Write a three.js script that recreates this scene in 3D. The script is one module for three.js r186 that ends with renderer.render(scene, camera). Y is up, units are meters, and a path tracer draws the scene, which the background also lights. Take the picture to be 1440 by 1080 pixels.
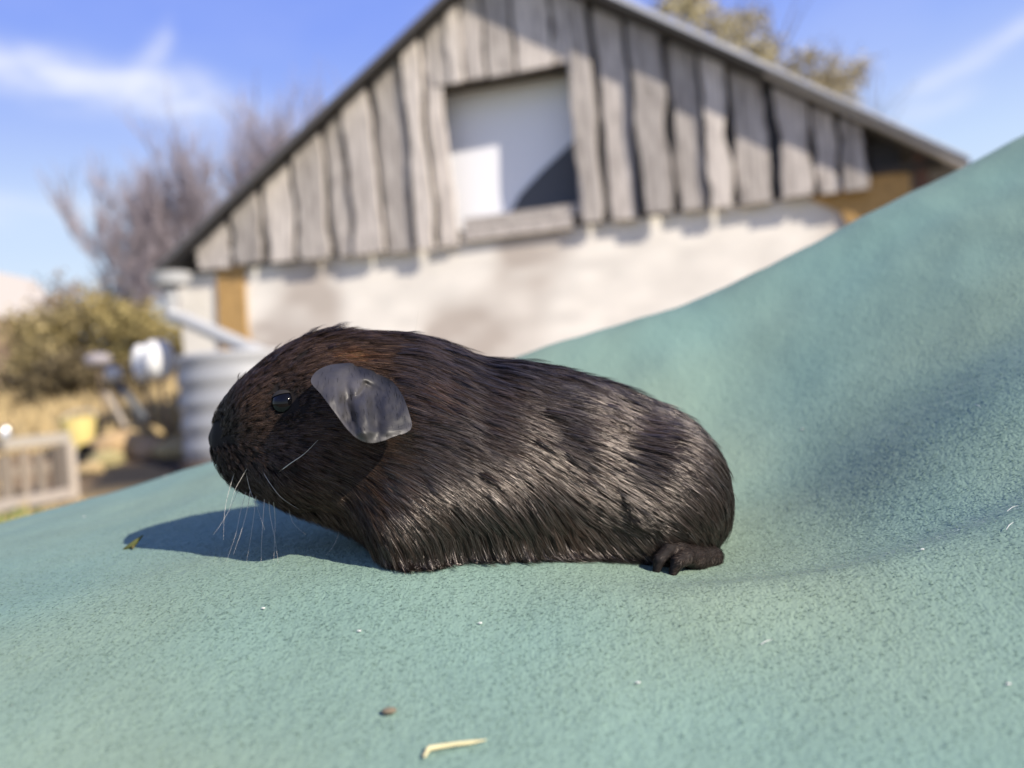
import * as THREE from 'three';
import { MarchingCubes } from 'three/addons/objects/MarchingCubes.js';
import { mergeGeometries } from 'three/addons/utils/BufferGeometryUtils.js';
import { ImprovedNoise } from 'three/addons/math/ImprovedNoise.js';

// ------------------------------------------------------------------ camera, sky, sun, exposure
const F = 1083, ROLL = THREE.MathUtils.degToRad(5), H = 0.7;   // focal length in pixels of the 1440 x 1080 frame
const CR = Math.cos(ROLL), SR = Math.sin(ROLL);
const scene = new THREE.Scene();
const camera = new THREE.PerspectiveCamera(2 * THREE.MathUtils.radToDeg(Math.atan(540 / F)), 4 / 3, 0.01, 400);
camera.position.set(0, H, 0);
camera.rotation.set(0, 0, -ROLL);
camera.focus = 0.213;
camera.userData.fStop = 7.6;
camera.updateMatrixWorld();

const SUN = new THREE.Vector3(0.665, 0.56, 0.50).normalize();   // towards the sun
const sun = new THREE.DirectionalLight(new THREE.Color().setRGB(1, 0.91, 0.78), 5.0);
sun.position.copy(SUN).multiplyScalar(30);
sun.castShadow = true;
sun.shadow.mapSize.set(4096, 4096);
Object.assign(sun.shadow.camera, { left: -14, right: 14, top: 14, bottom: -14, near: 1, far: 80 });
scene.add(sun);

const im = new ImprovedNoise();
const noise3 = (x, y, z) => im.noise(x, y, z);
function fbm(x, y, z, o = 4) { let s = 0, a = 0.5; for (let i = 0; i < o; i++) { s += a * noise3(x, y, z); x *= 2.03; y *= 2.03; z *= 2.03; a *= 0.5; } return s; }
const lerp = THREE.MathUtils.lerp, clamp = THREE.MathUtils.clamp;
const sstep = (x, a, b) => { const t = clamp((x - a) / (b - a), 0, 1); return t * t * (3 - 2 * t); };   // a may lie above b
function rngOf(seed) { let a = seed >>> 0; return () => { a = (a + 0x6D2B79F5) | 0; let t = Math.imul(a ^ (a >>> 15), 1 | a); t = (t + Math.imul(t ^ (t >>> 7), 61 | t)) ^ t; return ((t ^ (t >>> 14)) >>> 0) / 4294967296; }; }

{ // clear spring sky with a few cirrus streaks
  const W = 2048, Hh = 1024, data = new Float32Array(W * Hh * 4);
  const D2R = Math.PI / 180;
  const EE = [0, 7, 13, 18, 21, 25, 32, 60, 90], table = (v) => (e) => { e = clamp(e, 0, 90); let i = 0; while (i < EE.length - 2 && e > EE[i + 1]) i++; const t = (e - EE[i]) / (EE[i + 1] - EE[i]); return lerp(v[i], v[i + 1], t); };
  const SKR = table([0.82, 0.72, 0.58, 0.42, 0.33, 0.255, 0.215, 0.13, 0.10]), SKG = table([0.93, 0.86, 0.74, 0.56, 0.47, 0.385, 0.33, 0.21, 0.17]), SKB = table([1.0, 1.0, 1.0, 0.98, 0.965, 0.95, 0.90, 0.60, 0.50]);
  const SKYGAIN = 0.667;
  // cirrus banks: [azimuth east of the view, elevation, half width, half height, tilt, strength] in degrees
  const banks = [[-28, 21.3, 9, 1.05, -0.07, 2.1], [-23.5, 22.6, 1.5, 0.9, 0.9, 0.8], [-36, 23.0, 3, 0.9, -0.1, 0.25], [-35, 13.5, 9, 1.2, 0.02, 0.4], [33, 17.6, 4.5, 0.6, 0.30, 0.75], [30, 15.2, 2.5, 0.7, 0.2, 0.35], [14, 27, 7, 1.5, 0.1, 0.18], [-14, 19, 7, 1.5, 0.1, 0.15],
    [-75, 22, 14, 2, 0.1, 0.8], [80, 30, 15, 2.2, -0.1, 0.7], [130, 20, 16, 1.8, 0.05, 0.8], [-130, 32, 14, 2.4, 0.1, 0.7], [175, 24, 15, 2, 0, 0.7]];
  for (let j = 0; j < Hh; j++) {
    const el = ((j + 0.5) / Hh - 0.5) * 180;
    const r = SKR(el), g = SKG(el), b = SKB(el);
    for (let i = 0; i < W; i++) {
      const a = ((i + 0.5) / W - 0.5) * 2 * Math.PI;      // atan2(z, x)
      let c = 0;
      if (el > 0 && el < 60) {
        let az = a / D2R + 90; if (az > 180) az -= 360;    // view looks along -z, east to the right
        const x = Math.cos(a) * 6, z = Math.sin(a) * 6;
        for (const [ba, be, hw, hh, tilt, k] of banks) {
          const dx = (az - ba) / hw, dy = (el - be - tilt * (az - ba)) / hh;
          if (dx * dx > 6) continue;
          const wob = 1.3 * fbm(x * 1.3, el * 0.25, z * 1.3 + 7, 4);
          c += k * Math.exp(-dx * dx * dx * dx * 0.8 - (dy + wob) * (dy + wob) * 0.9) * clamp(0.75 + 1.1 * fbm(x * 2.2, el * 0.7, z * 2.2, 4), 0, 1.4);
        }
        c += 0.16 * clamp(fbm(x * 0.7 + 3, el * 0.16, z * 0.7, 4) + 0.1, 0, 1) * sstep(el, 2, 14);
        c = 1 - Math.exp(-c);
      }
      const se = Math.sin(el * D2R), ce = Math.cos(el * D2R), cs = ce * Math.cos(a) * SUN.x + se * SUN.y + ce * Math.sin(a) * SUN.z, glow = 0.5 * Math.exp((cs - 1) * 16);
      c = 1 - (1 - c) * (1 - glow);
      const o = (j * W + i) * 4;
      data[o] = SKYGAIN * lerp(r, 1.0, c * 0.85); data[o + 1] = SKYGAIN * lerp(g, 1.02, c * 0.85); data[o + 2] = SKYGAIN * lerp(b, 1.06, c * 0.85); data[o + 3] = 1;
    }
  }
  const tex = new THREE.DataTexture(data, W, Hh, THREE.RGBAFormat, THREE.FloatType);
  tex.mapping = THREE.EquirectangularReflectionMapping;
  tex.magFilter = THREE.LinearFilter;
  tex.needsUpdate = true;
  scene.background = tex;
  scene.environment = tex;
}
const renderer = new THREE.WebGLRenderer();
renderer.toneMapping = THREE.LinearToneMapping;
renderer.toneMappingExposure = 1.5;
renderer.shadowMap.enabled = true;

// ------------------------------------------------------------------ helpers
const V = (x, y, z) => new THREE.Vector3(x, y, z);
const camToWorld = (x, y, z) => V(x * CR + y * SR, -x * SR + y * CR + H, z);           // the rolled frame of the hand-held camera
const at = (px, py, d) => camToWorld((px - 720) / F * d, (540 - py) / F * d, -d);
const used = {};
function numbered(n) { const k = used[n] = (used[n] ?? -1) + 1; return k ? `${n}_${String(k).padStart(3, '0')}` : n; }
function prep(o) { o.castShadow = true; o.receiveShadow = true; return o; }
function tag(o, label, category, group, kind) { if (label) o.userData.label = label; if (category) o.userData.category = category; if (group) o.userData.group = group; if (kind) o.userData.kind = kind; return o; }
function thing(name, label, category, pos = V(0, 0, 0), group) { const o = new THREE.Group(); o.name = numbered(name); o.position.copy(pos); scene.add(o); return tag(o, label, category, group); }
function part(name, geo, mat, parent) { const m = prep(new THREE.Mesh(geo, mat)); m.name = name; parent.add(m); return m; }
function lone(name, geo, mat, label, category, pos = V(0, 0, 0), group) { const m = prep(new THREE.Mesh(geo, mat)); m.name = numbered(name); m.position.copy(pos); scene.add(m); return tag(m, label, category, group); }
function structure(name, geo, mat) { const m = prep(new THREE.Mesh(geo, mat)); m.name = name; m.userData.kind = 'structure'; scene.add(m); return m; }
function geoOf(pos, idx, extra = {}) {
  const g = new THREE.BufferGeometry();
  g.setAttribute('position', new THREE.BufferAttribute(pos instanceof Float32Array ? pos : new Float32Array(pos), 3));
  if (idx) g.setIndex(new THREE.BufferAttribute(idx instanceof Uint32Array ? idx : new Uint32Array(idx), 1));
  if (extra.uv) g.setAttribute('uv', new THREE.BufferAttribute(new Float32Array(extra.uv), 2));
  if (extra.color) g.setAttribute('color', new THREE.BufferAttribute(extra.color instanceof Float32Array ? extra.color : new Float32Array(extra.color), 3));
  if (extra.normal) g.setAttribute('normal', new THREE.BufferAttribute(extra.normal, 3)); else g.computeVertexNormals();
  return g;
}
const lin = (r, g, b) => new THREE.Color().setRGB(r * 0.84, g * 0.84, b * 0.84);
const std = (r, g, b, rough = 0.9, o = {}) => new THREE.MeshStandardMaterial({ color: lin(r, g, b), roughness: rough, metalness: 0, ...o });
const L2S = (c) => (c <= 0.0031308 ? 12.92 * c : 1.055 * Math.pow(c, 1 / 2.4) - 0.055);
function makeTex(w, h, fn, srgb = true) {           // fn(u, v) gives linear r, g, b
  const d = new Uint8Array(w * h * 4);
  for (let j = 0; j < h; j++) for (let i = 0; i < w; i++) {
    const c = fn(i / w, j / h), o = (j * w + i) * 4;
    for (let k = 0; k < 3; k++) { const v = clamp(c[k], 0, 1); d[o + k] = Math.round(255 * (srgb ? L2S(v) : v)); }
    d[o + 3] = 255;
  }
  const t = new THREE.DataTexture(d, w, h, THREE.RGBAFormat);
  if (srgb) t.colorSpace = THREE.SRGBColorSpace;
  t.wrapS = t.wrapT = THREE.RepeatWrapping; t.magFilter = THREE.LinearFilter; t.needsUpdate = true;
  return t;
}
// a tileable lattice noise for bump maps
function tileNoise(seed, n) {
  const r = rngOf(seed), v = new Float32Array(n * n); for (let i = 0; i < n * n; i++) v[i] = r();
  const s = (t) => t * t * (3 - 2 * t);
  return (u, w) => { const x = ((u % 1) + 1) % 1 * n, y = ((w % 1) + 1) % 1 * n, i = Math.floor(x) % n, j = Math.floor(y) % n, i1 = (i + 1) % n, j1 = (j + 1) % n, a = s(x - Math.floor(x)), b = s(y - Math.floor(y));
    return lerp(lerp(v[j * n + i], v[j * n + i1], a), lerp(v[j1 * n + i], v[j1 * n + i1], a), b); };
}
function rope(points, radii, sides = 6, closedEnd = true) {    // a tapered tube through points
  const n = points.length, pos = [], idx = []; const up = V(0, 0, 0), t = V(0, 0, 0), a = V(0, 0, 0), b = V(0, 0, 0);
  for (let i = 0; i < n; i++) {
    t.subVectors(points[Math.min(n - 1, i + 1)], points[Math.max(0, i - 1)]).normalize();
    up.set(0, 1, 0); if (Math.abs(t.y) > 0.9) up.set(1, 0, 0.2);
    a.crossVectors(t, up).normalize(); b.crossVectors(t, a).normalize();
    const r = typeof radii === 'number' ? radii : radii[i];
    for (let k = 0; k < sides; k++) { const w = k / sides * 2 * Math.PI; pos.push(points[i].x + r * (a.x * Math.cos(w) + b.x * Math.sin(w)), points[i].y + r * (a.y * Math.cos(w) + b.y * Math.sin(w)), points[i].z + r * (a.z * Math.cos(w) + b.z * Math.sin(w))); }
  }
  for (let i = 0; i < n - 1; i++) for (let k = 0; k < sides; k++) { const p = i * sides + k, q = i * sides + (k + 1) % sides; idx.push(p, q, p + sides, q, q + sides, p + sides); }
  if (closedEnd) { for (const e of [0, n - 1]) { const c = pos.length / 3; pos.push(points[e].x, points[e].y, points[e].z); for (let k = 0; k < sides; k++) { const p = e * sides + k, q = e * sides + (k + 1) % sides; e ? idx.push(p, q, c) : idx.push(q, p, c); } } }
  return geoOf(pos, idx);
}
function spline(xs, ys) {      // monotone-ish Hermite interpolation through unevenly spaced knots
  const n = xs.length, m = new Array(n);
  const s = []; for (let i = 0; i < n - 1; i++) s.push((ys[i + 1] - ys[i]) / (xs[i + 1] - xs[i]));
  for (let i = 0; i < n; i++) m[i] = i === 0 ? s[0] : i === n - 1 ? s[n - 2] : (s[i - 1] * (xs[i + 1] - xs[i]) + s[i] * (xs[i] - xs[i - 1])) / (xs[i + 1] - xs[i - 1]);
  return (x) => {
    if (x <= xs[0]) return ys[0] + m[0] * (x - xs[0]); if (x >= xs[n - 1]) return ys[n - 1] + m[n - 1] * (x - xs[n - 1]);
    let i = 0; while (x > xs[i + 1]) i++;
    const h = xs[i + 1] - xs[i], t = (x - xs[i]) / h, t2 = t * t, t3 = t2 * t;
    return ys[i] * (2 * t3 - 3 * t2 + 1) + m[i] * h * (t3 - 2 * t2 + t) + ys[i + 1] * (3 * t2 - 2 * t3) + m[i + 1] * h * (t3 - t2);
  };
}

// ------------------------------------------------------------------ ground
const bankHeight = spline([0, 4.6, 5.6, 6.5, 7.1, 8, 10, 12, 15, 25, 60], [0, 0, 0.03, 0.12, 0.26, 0.42, 0.76, 1.06, 1.45, 1.9, 2.3]);
function groundY(x, z) {
  const d = -z, w = sstep(-x, 1.6, 3.0);
  if (d <= 0) return 0.01 * noise3(x * 2, 0, z * 2);
  return w * bankHeight(Math.min(d, 60)) + 0.04 * fbm(x * 1.3, 3, z * 1.3, 3) * sstep(d, 2, 5);
}
{
  const pos = [], idx = [], uv = [], color = [];
  const gx = [], gz = [];
  for (let i = 0; i <= 150; i++) { const t = i / 75 - 1; gx.push(Math.sign(t) * (Math.abs(t) * 6 + Math.pow(Math.abs(t), 6) * 220) - 3); }
  for (let j = 0; j <= 170; j++) { const t = j / 170; gz.push(14 - t * 36 - Math.pow(t, 7) * 240); }
  for (const z of gz) for (const x of gx) {
    pos.push(x, groundY(x, z), z); uv.push(x, z);
    const n = fbm(x * 0.6, 1, z * 0.6, 4), near = sstep(-z, 6.0, 5.4) * sstep(x, -3.2, -3.7), soil = sstep(-z, 6.0, 6.8) * sstep(-z, 9.5, 7.6);
    let c = [0.34 + 0.1 * n, 0.26 + 0.08 * n, 0.14 + 0.05 * n];                  // dry winter grass
    const gr = [0.10, 0.15, 0.035], so = [0.30 + 0.1 * n, 0.2 + 0.08 * n, 0.11 + 0.05 * n];
    c = c.map((v, k) => lerp(lerp(v, so[k], soil), gr[k], near * clamp(0.75 + n, 0, 1)));
    { const P0 = at(185, 662, 6.9), q = Math.hypot((x - P0.x) / 0.85, (z - P0.z - 0.35 * (x - P0.x)) / 0.42) + 0.5 * fbm(x * 3, 9, z * 3, 3), shadePaint = sstep(q, 1.05, 0.75); c = c.map((v, k) => lerp(v, [0.018, 0.015, 0.015][k], shadePaint)); }   // deep shade beside the barrel, painted near-black into the ground colour
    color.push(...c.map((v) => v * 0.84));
  }
  const w = gx.length; for (let j = 0; j < gz.length - 1; j++) for (let i = 0; i < w - 1; i++) { const p = j * w + i; idx.push(p, p + 1, p + w, p + 1, p + w + 1, p + w); }
  const tn = tileNoise(5, 64), tm = tileNoise(6, 17);
  const bump = makeTex(512, 512, (u, v) => { const k = 0.6 * tn(u, v) + 0.4 * tm(u, v); return [k, k, k]; }, false);
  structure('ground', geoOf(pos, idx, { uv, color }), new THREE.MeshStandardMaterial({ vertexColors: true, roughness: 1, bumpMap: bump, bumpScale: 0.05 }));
}

// ------------------------------------------------------------------ barn
const WA = V(-3.29, 0, -7.67), WU = V(0.979, 0, 0.2045).normalize(), WN = V(-WU.z, 0, WU.x);
function wallST(px, py) { const r = camToWorld((px - 720) / F, (540 - py) / F, -1); r.y -= H; const t = WN.dot(WA) / WN.dot(r); const p = r.multiplyScalar(t); p.y += H; const q = p.clone().sub(WA); return [q.dot(WU), p.y]; }
const barn = thing('barn', 'old barn with weathered grey plank gable over a cream plastered wall', 'barn', WA);
barn.rotation.y = Math.atan2(-WU.z, WU.x);
const woodTex = (seed, base, dark) => { const r = tileNoise(seed, 48), q = tileNoise(seed + 1, 9), e = tileNoise(seed + 2, 90); return makeTex(256, 512, (u, v) => { const g = r(u + 0.05 * q(u, v * 0.7), v * 0.06), f = e(u, v * 0.12), k = clamp(0.55 * g + 0.3 * q(u, v) + 0.25 * f - 0.05, 0, 1); return base.map((b, i) => 1.08 * lerp(dark[i], b, k)); }); };
const WOODS = [woodTex(21, [0.70, 0.64, 0.585], [0.17, 0.145, 0.13]), woodTex(31, [0.60, 0.545, 0.495], [0.11, 0.095, 0.085]), woodTex(41, [0.80, 0.73, 0.66], [0.22, 0.19, 0.17]), woodTex(51, [0.53, 0.485, 0.445], [0.11, 0.095, 0.085])].map((map) => { map.repeat.set(2.5, 0.9); return new THREE.MeshStandardMaterial({ map, roughness: 0.85, bumpMap: map, bumpScale: 0.006 }); });
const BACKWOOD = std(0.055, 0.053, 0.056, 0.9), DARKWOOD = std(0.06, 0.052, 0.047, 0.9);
const EL = wallST(238, 386), AP = wallST(702, -50), ER = wallST(1347, 243);
const rake = (s) => s < AP[0] ? lerp(EL[1], AP[1], (s - EL[0]) / (AP[0] - EL[0])) : lerp(AP[1], ER[1], (s - AP[0]) / (ER[0] - AP[0]));
const boxAt = (x0, x1, y0, y1, z0, z1) => new THREE.BoxGeometry(x1 - x0, y1 - y0, z1 - z0).translate((x0 + x1) / 2, (y0 + y1) / 2, (z0 + z1) / 2);
const plateLine = spline([290, 640, 820, 1215, 1345], [379, 346, 317, 271, 256].map((v) => v));
const PLATE = 2.03;   // height where the planks end, roughly
const WIN = { l: wallST(640, 200)[0], r: wallST(812, 200)[0], t: wallST(720, 104)[1], b: wallST(735, 300)[1] };
{ // plastered wall, with depth behind it
  const tA = tileNoise(51, 7), tB = tileNoise(52, 23), tC = tileNoise(53, 90);
  const plaster = makeTex(1024, 512, (u, v) => { const st = sstep(tA(u * 1, v * 0.35), 0.52, 0.85), m = 0.85 + 0.2 * tB(u, v) + 0.06 * tC(u, v); const c = [0.77, 0.725, 0.65].map((x) => x * m); const d = [0.40, 0.34, 0.29]; return c.map((x, i) => lerp(x, d[i], clamp(0.8 * st * (0.45 + tB(u + 0.3, v)), 0, 0.8))); });
  plaster.repeat.set(1 / 5, 1 / 2.6);
  const wallMat = new THREE.MeshStandardMaterial({ map: plaster, roughness: 0.95, bumpMap: plaster, bumpScale: 0.012 });
  const topS = (s) => rake(s) - 0.06;
  const sh = new THREE.Shape(); sh.moveTo(0.05, -0.4); sh.lineTo(ER[0] - 0.35, -0.4); sh.lineTo(ER[0] - 0.35, PLATE + 0.02); sh.lineTo(0.05, PLATE + 0.02); sh.closePath();
  part('wall', new THREE.ExtrudeGeometry(sh, { depth: 0.3, bevelEnabled: false }).translate(0, 0, -0.33), wallMat, barn);
  part('side_wall', boxAt(0.05, 0.35, -0.4, PLATE, -10, -0.34), wallMat, barn);
  part('side_wall', boxAt(ER[0] - 0.65, ER[0] - 0.35, -0.4, PLATE, -10, -0.34), wallMat, barn);
  part('rear_wall', boxAt(0.36, ER[0] - 0.66, -0.4, PLATE, -10, -9.7), wallMat, barn);
  // ochre clay showing at the two corners
  const clayTex = (() => { const a = tileNoise(61, 20), b = tileNoise(62, 70); return makeTex(256, 256, (u, v) => { const k = 0.75 + 0.3 * a(u, v) + 0.2 * b(u, v); return [0.42 * k, 0.26 * k, 0.10 * k]; }); })();
  const clay = new THREE.MeshStandardMaterial({ map: clayTex, roughness: 1, bumpMap: clayTex, bumpScale: 0.01 });
  const c0 = wallST(306, 430), c1 = wallST(346, 430), r0 = wallST(1185, 290), r1 = wallST(1330, 262);
  const patch = new THREE.Shape(); patch.moveTo(c0[0], 1.0); patch.lineTo(c1[0] + 0.02, 1.05); patch.lineTo(c1[0] - 0.01, 1.5); patch.lineTo(c1[0] + 0.01, PLATE + 0.05); patch.lineTo(c0[0] + 0.02, PLATE + 0.05); patch.lineTo(c0[0] - 0.01, 1.5);
  part('clay_patch', new THREE.ExtrudeGeometry(patch, { depth: 0.03, bevelEnabled: false }).translate(0, 0, -0.025), clay, barn);
  const p2 = new THREE.Shape(); p2.moveTo(r0[0] - 0.25, PLATE + 0.0); p2.lineTo(r0[0] - 0.02, PLATE - 0.14); p2.lineTo(r0[0] + 0.1, PLATE - 0.4); p2.lineTo(ER[0] - 0.36, PLATE - 0.7); p2.lineTo(ER[0] - 0.36, PLATE + 0.1); p2.lineTo(r0[0] + 0.2, PLATE + 0.14);
  part('clay_patch', new THREE.ExtrudeGeometry(p2, { depth: 0.03, bevelEnabled: false }).translate(0, 0, -0.025), clay, barn);
}
{ // planks: live edged front boards over a layer of shaded backing boards
  const rnd = rngOf(77);
  function board(s0, s1, h0, h1, z, th, mat, name, wob) {        // h1 null: cut along the rake
    const L = [], R = [], n = 14, sd = rnd() * 50;
    for (let i = 0; i <= n; i++) {
      const t = i / n, e = (k) => wob * (fbm(sd + k * 9, t * 2.6, 0, 3) * 1.7);
      const a = s0 + e(1), b = s1 + e(2), ha = h1 ?? rake(a) - 0.03, hb = h1 ?? rake(b) - 0.03;
      L.push([a, lerp(h0 + (i ? 0 : 0.02 * rnd()), ha, t)]); R.push([b, lerp(h0 + (i ? 0 : 0.02 * rnd()), hb, t)]);
    }
    const sh = new THREE.Shape(); [...L, ...R.reverse()].forEach(([x, y], i) => i ? sh.lineTo(x, y) : sh.moveTo(x, y)); sh.closePath();
    const g = new THREE.ExtrudeGeometry(sh, { depth: th, bevelEnabled: true, bevelThickness: 0.006, bevelSize: 0.006, bevelSegments: 1 });
    g.rotateY((rnd() - 0.5) * 0.012).translate(0, 0, z);
    const uv = g.attributes.uv, off = rnd() * 5, ov = rnd() * 5; for (let i = 0; i < uv.count; i++) uv.setXY(i, uv.getX(i) + off, uv.getY(i) + ov);
    return part(name, g, mat, barn);
  }
  const S = (px, py) => wallST(px, py)[0];
  for (let s = EL[0] + 0.3; s < ER[0] - 0.75; s += 0.26) {
    const s1 = s + 0.255, mid = s + 0.13;
    const inWin = s1 > WIN.l + 0.02 && s < WIN.r - 0.02;
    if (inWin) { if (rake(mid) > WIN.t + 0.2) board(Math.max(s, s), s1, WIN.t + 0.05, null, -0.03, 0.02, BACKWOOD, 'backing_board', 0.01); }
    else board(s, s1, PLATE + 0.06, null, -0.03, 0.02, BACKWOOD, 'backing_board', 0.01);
  }
  const lows = [[283, 331], [338, 377], [384, 421], [429, 470], [477, 500], [505, 543], [549, 586], [591, 617], [620, 646], [820, 850], [858, 900], [906, 949], [956, 996], [999, 1031], [1038, 1087], [1098, 1143], [1149, 1181], [1184, 1216]];
  lows.forEach(([a, b], i) => { const m = (a + b) / 2, h = wallST(m, plateLine(m))[1]; board(S(a, plateLine(a)) + 0.012, S(b, plateLine(b)) - 0.012, h - 0.01 + 0.03 * (rnd() - 0.5), null, 0.02 + 0.025 * (i % 2) + 0.012 * rnd(), 0.034, WOODS[(i * 7 + (i >> 2)) % 4], 'plank', 0.05); });
  const tops = [[612, 634], [637, 654], [658, 684], [690, 725], [731, 778], [784, 803]];
  tops.forEach(([a, b], i) => { const y = lerp(122, 90, (a - 630) / 175); board(S(a, y), S(b, y), wallST((a + b) / 2, y)[1] + 0.02 * rnd(), null, 0.012 + 0.02 * (i % 2), 0.028, WOODS[(i + 1) % 3], 'plank', 0.03); });
  board(S(804, 90), S(819, 300), wallST(812, 316)[1], null, 0.034, 0.028, WOODS[2], 'plank', 0.015);
  // opening: inner sheet, dark board, sill beams, lining
  const sheetMat = std(1.02, 1.02, 1.05, 0.5);
  part('hatch_sheet', boxAt(WIN.l - 0.5, WIN.r + 0.4, WIN.b - 0.3, WIN.t + 0.4, -0.31, -0.28), sheetMat, barn);
  const tri = new THREE.Shape(), wd = WIN.r - WIN.l, ht = WIN.t - WIN.b;
  tri.moveTo(WIN.l + 0.30 * wd, WIN.b - 0.15); tri.lineTo(WIN.r + 0.3, WIN.b - 0.15); tri.lineTo(WIN.r + 0.3, WIN.b + 0.60 * ht); tri.lineTo(WIN.r - 0.05, WIN.b + 0.52 * ht); tri.lineTo(WIN.l + 0.66 * wd, WIN.b + 0.33 * ht); tri.lineTo(WIN.l + 0.46 * wd, WIN.b + 0.18 * ht); tri.lineTo(WIN.l + 0.36 * wd, WIN.b + 0.05 * ht);
  part('leaning_board', new THREE.ExtrudeGeometry(tri, { depth: 0.03, bevelEnabled: false }).translate(0, 0, -0.265), std(0.10, 0.105, 0.12, 0.8), barn);
  part('sill', boxAt(WIN.l + 0.02, WIN.r - 0.03, WIN.b - 0.075, WIN.b + 0.02, -0.2, 0.02), WOODS[1], barn);
  part('sill', boxAt(WIN.l + 0.01, WIN.r - 0.1, WIN.b - 0.19, WIN.b - 0.085, -0.16, 0.035), WOODS[0], barn);
  part('lintel', boxAt(WIN.l - 0.15, WIN.r + 0.1, WIN.t - 0.01, WIN.t + 0.09, -0.18, -0.035), DARKWOOD, barn);
  part('plate_beam', boxAt(EL[0] + 0.5, WIN.l - 0.05, PLATE + 0.03, PLATE + 0.14, -0.22, -0.045), DARKWOOD, barn);
  part('plate_beam', boxAt(WIN.r + 0.05, ER[0] - 0.4, PLATE + 0.03, PLATE + 0.14, -0.22, -0.045), DARKWOOD, barn);
  // right corner under the eave: a dark lintel, a reddish post
  const q = wallST(1225, 243), w = wallST(1296, 236);
  part('eave_beam', boxAt(q[0], w[0] + 0.3, q[1] - 0.03, q[1] + 0.03, -0.05, 0.03), DARKWOOD, barn);
  part('eave_post', boxAt(w[0] - 0.05, w[0] + 0.04, q[1] - 0.4, q[1] + 0.12, -0.04, 0.015), std(0.16, 0.085, 0.06), barn);
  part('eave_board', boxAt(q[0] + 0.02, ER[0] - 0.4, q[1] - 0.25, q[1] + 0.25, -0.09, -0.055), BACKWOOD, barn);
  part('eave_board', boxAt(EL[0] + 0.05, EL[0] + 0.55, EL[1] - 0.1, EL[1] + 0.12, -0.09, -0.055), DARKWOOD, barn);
}
{ // roof: two slopes with an overhang, pale metal flashing along the right verge
  const slab = (a, b, th, z0, z1, drop = 0) => { const sh = new THREE.Shape(); sh.moveTo(a[0], a[1] - drop); sh.lineTo(b[0], b[1] - drop); sh.lineTo(b[0], b[1] + th - drop); sh.lineTo(a[0], a[1] + th - drop); sh.closePath(); return new THREE.ExtrudeGeometry(sh, { depth: z1 - z0, bevelEnabled: false }).translate(0, 0, z0); };
  const roofMat = std(0.10, 0.10, 0.105, 0.8), ext = (a, b, k) => [b[0] + (b[0] - a[0]) * k, b[1] + (b[1] - a[1]) * k];
  const roof = part('roof', slab(EL, AP, 0.045, -10.2, 0.225), roofMat, barn);
  part('roof_slope', slab([AP[0] + 0.004, AP[1]], ER, 0.045, -10.2, 0.225), roofMat, roof);
  part('verge_board', slab(EL, AP, 0.05, 0.228, 0.255, 0.035), std(0.11, 0.105, 0.105, 0.8), barn);
  part('flashing', slab([AP[0] + 0.004, AP[1] + 0.05], ext(AP, ER, 0), 0.085, 0.155, 0.255, 0.02), std(0.62, 0.63, 0.66, 0.5), barn);
  part('verge_board', slab([AP[0] + 0.004, AP[1]], ER, 0.045, 0.23, 0.26), std(0.03, 0.028, 0.03), barn);
}

// ------------------------------------------------------------------ things by the barn's left corner
const PALE = std(0.46, 0.47, 0.485, 0.5), WHITE = std(1.0, 0.99, 0.96, 0.45);
{
  const t = thing('downpipe', 'pale grey rain pipe with hopper slanting from the barn eave', 'downpipe', V(0, 0, 0));
  const d = 7.2, a = at(240, 398, d), b = at(240, 440, d), c = at(372, 500, d - 0.25);
  t.position.copy(a); const rel = (p) => p.clone().sub(a);
  part('pipe', rope([rel(a), rel(b).lerp(rel(a), 0.15), rel(b).add(V(0.02, -0.03, 0)), rel(b).lerp(rel(c), 0.14), rel(c)], 0.068, 12), PALE, t);
  const hop = new THREE.CylinderGeometry(0.2, 0.17, 0.11, 20, 1, false); part('hopper', hop.translate(0, 0.03, 0), PALE, t);
  part('collar', new THREE.TorusGeometry(0.07, 0.014, 8, 20).rotateX(Math.PI / 2).translate(0, -0.16, 0), PALE, t);
}
{
  const d = 7.0, p = at(340, 640, d), top = at(340, 500, d); const h = top.y - p.y;
  const t = thing('water_tank', 'light grey ribbed water barrel under the slanting rain pipe', 'water tank', V(p.x, p.y, p.z));
  const prof = []; const R = 0.47; for (let i = 0; i <= 60; i++) { const y = i / 60; prof.push(new THREE.Vector2(R + 0.018 * Math.pow(Math.abs(Math.sin(y * Math.PI * 4.5)), 3), y * h)); }
  part('barrel', new THREE.LatheGeometry([new THREE.Vector2(0.001, 0), ...prof, new THREE.Vector2(R - 0.06, h + 0.01), new THREE.Vector2(R - 0.06, h - 0.1), new THREE.Vector2(0.001, h - 0.1)], 40), std(0.35, 0.36, 0.38, 0.55), t);
  part('rim', new THREE.TorusGeometry(R - 0.01, 0.025, 8, 40).rotateX(Math.PI / 2).translate(0, h, 0), std(0.45, 0.46, 0.48, 0.5), t);
  // the bed of earth it stands on
  part('plinth', new THREE.CylinderGeometry(0.52, 0.6, 0.7, 20).translate(0, -0.352, 0), std(0.16, 0.11, 0.07, 1), t);
}
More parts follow.
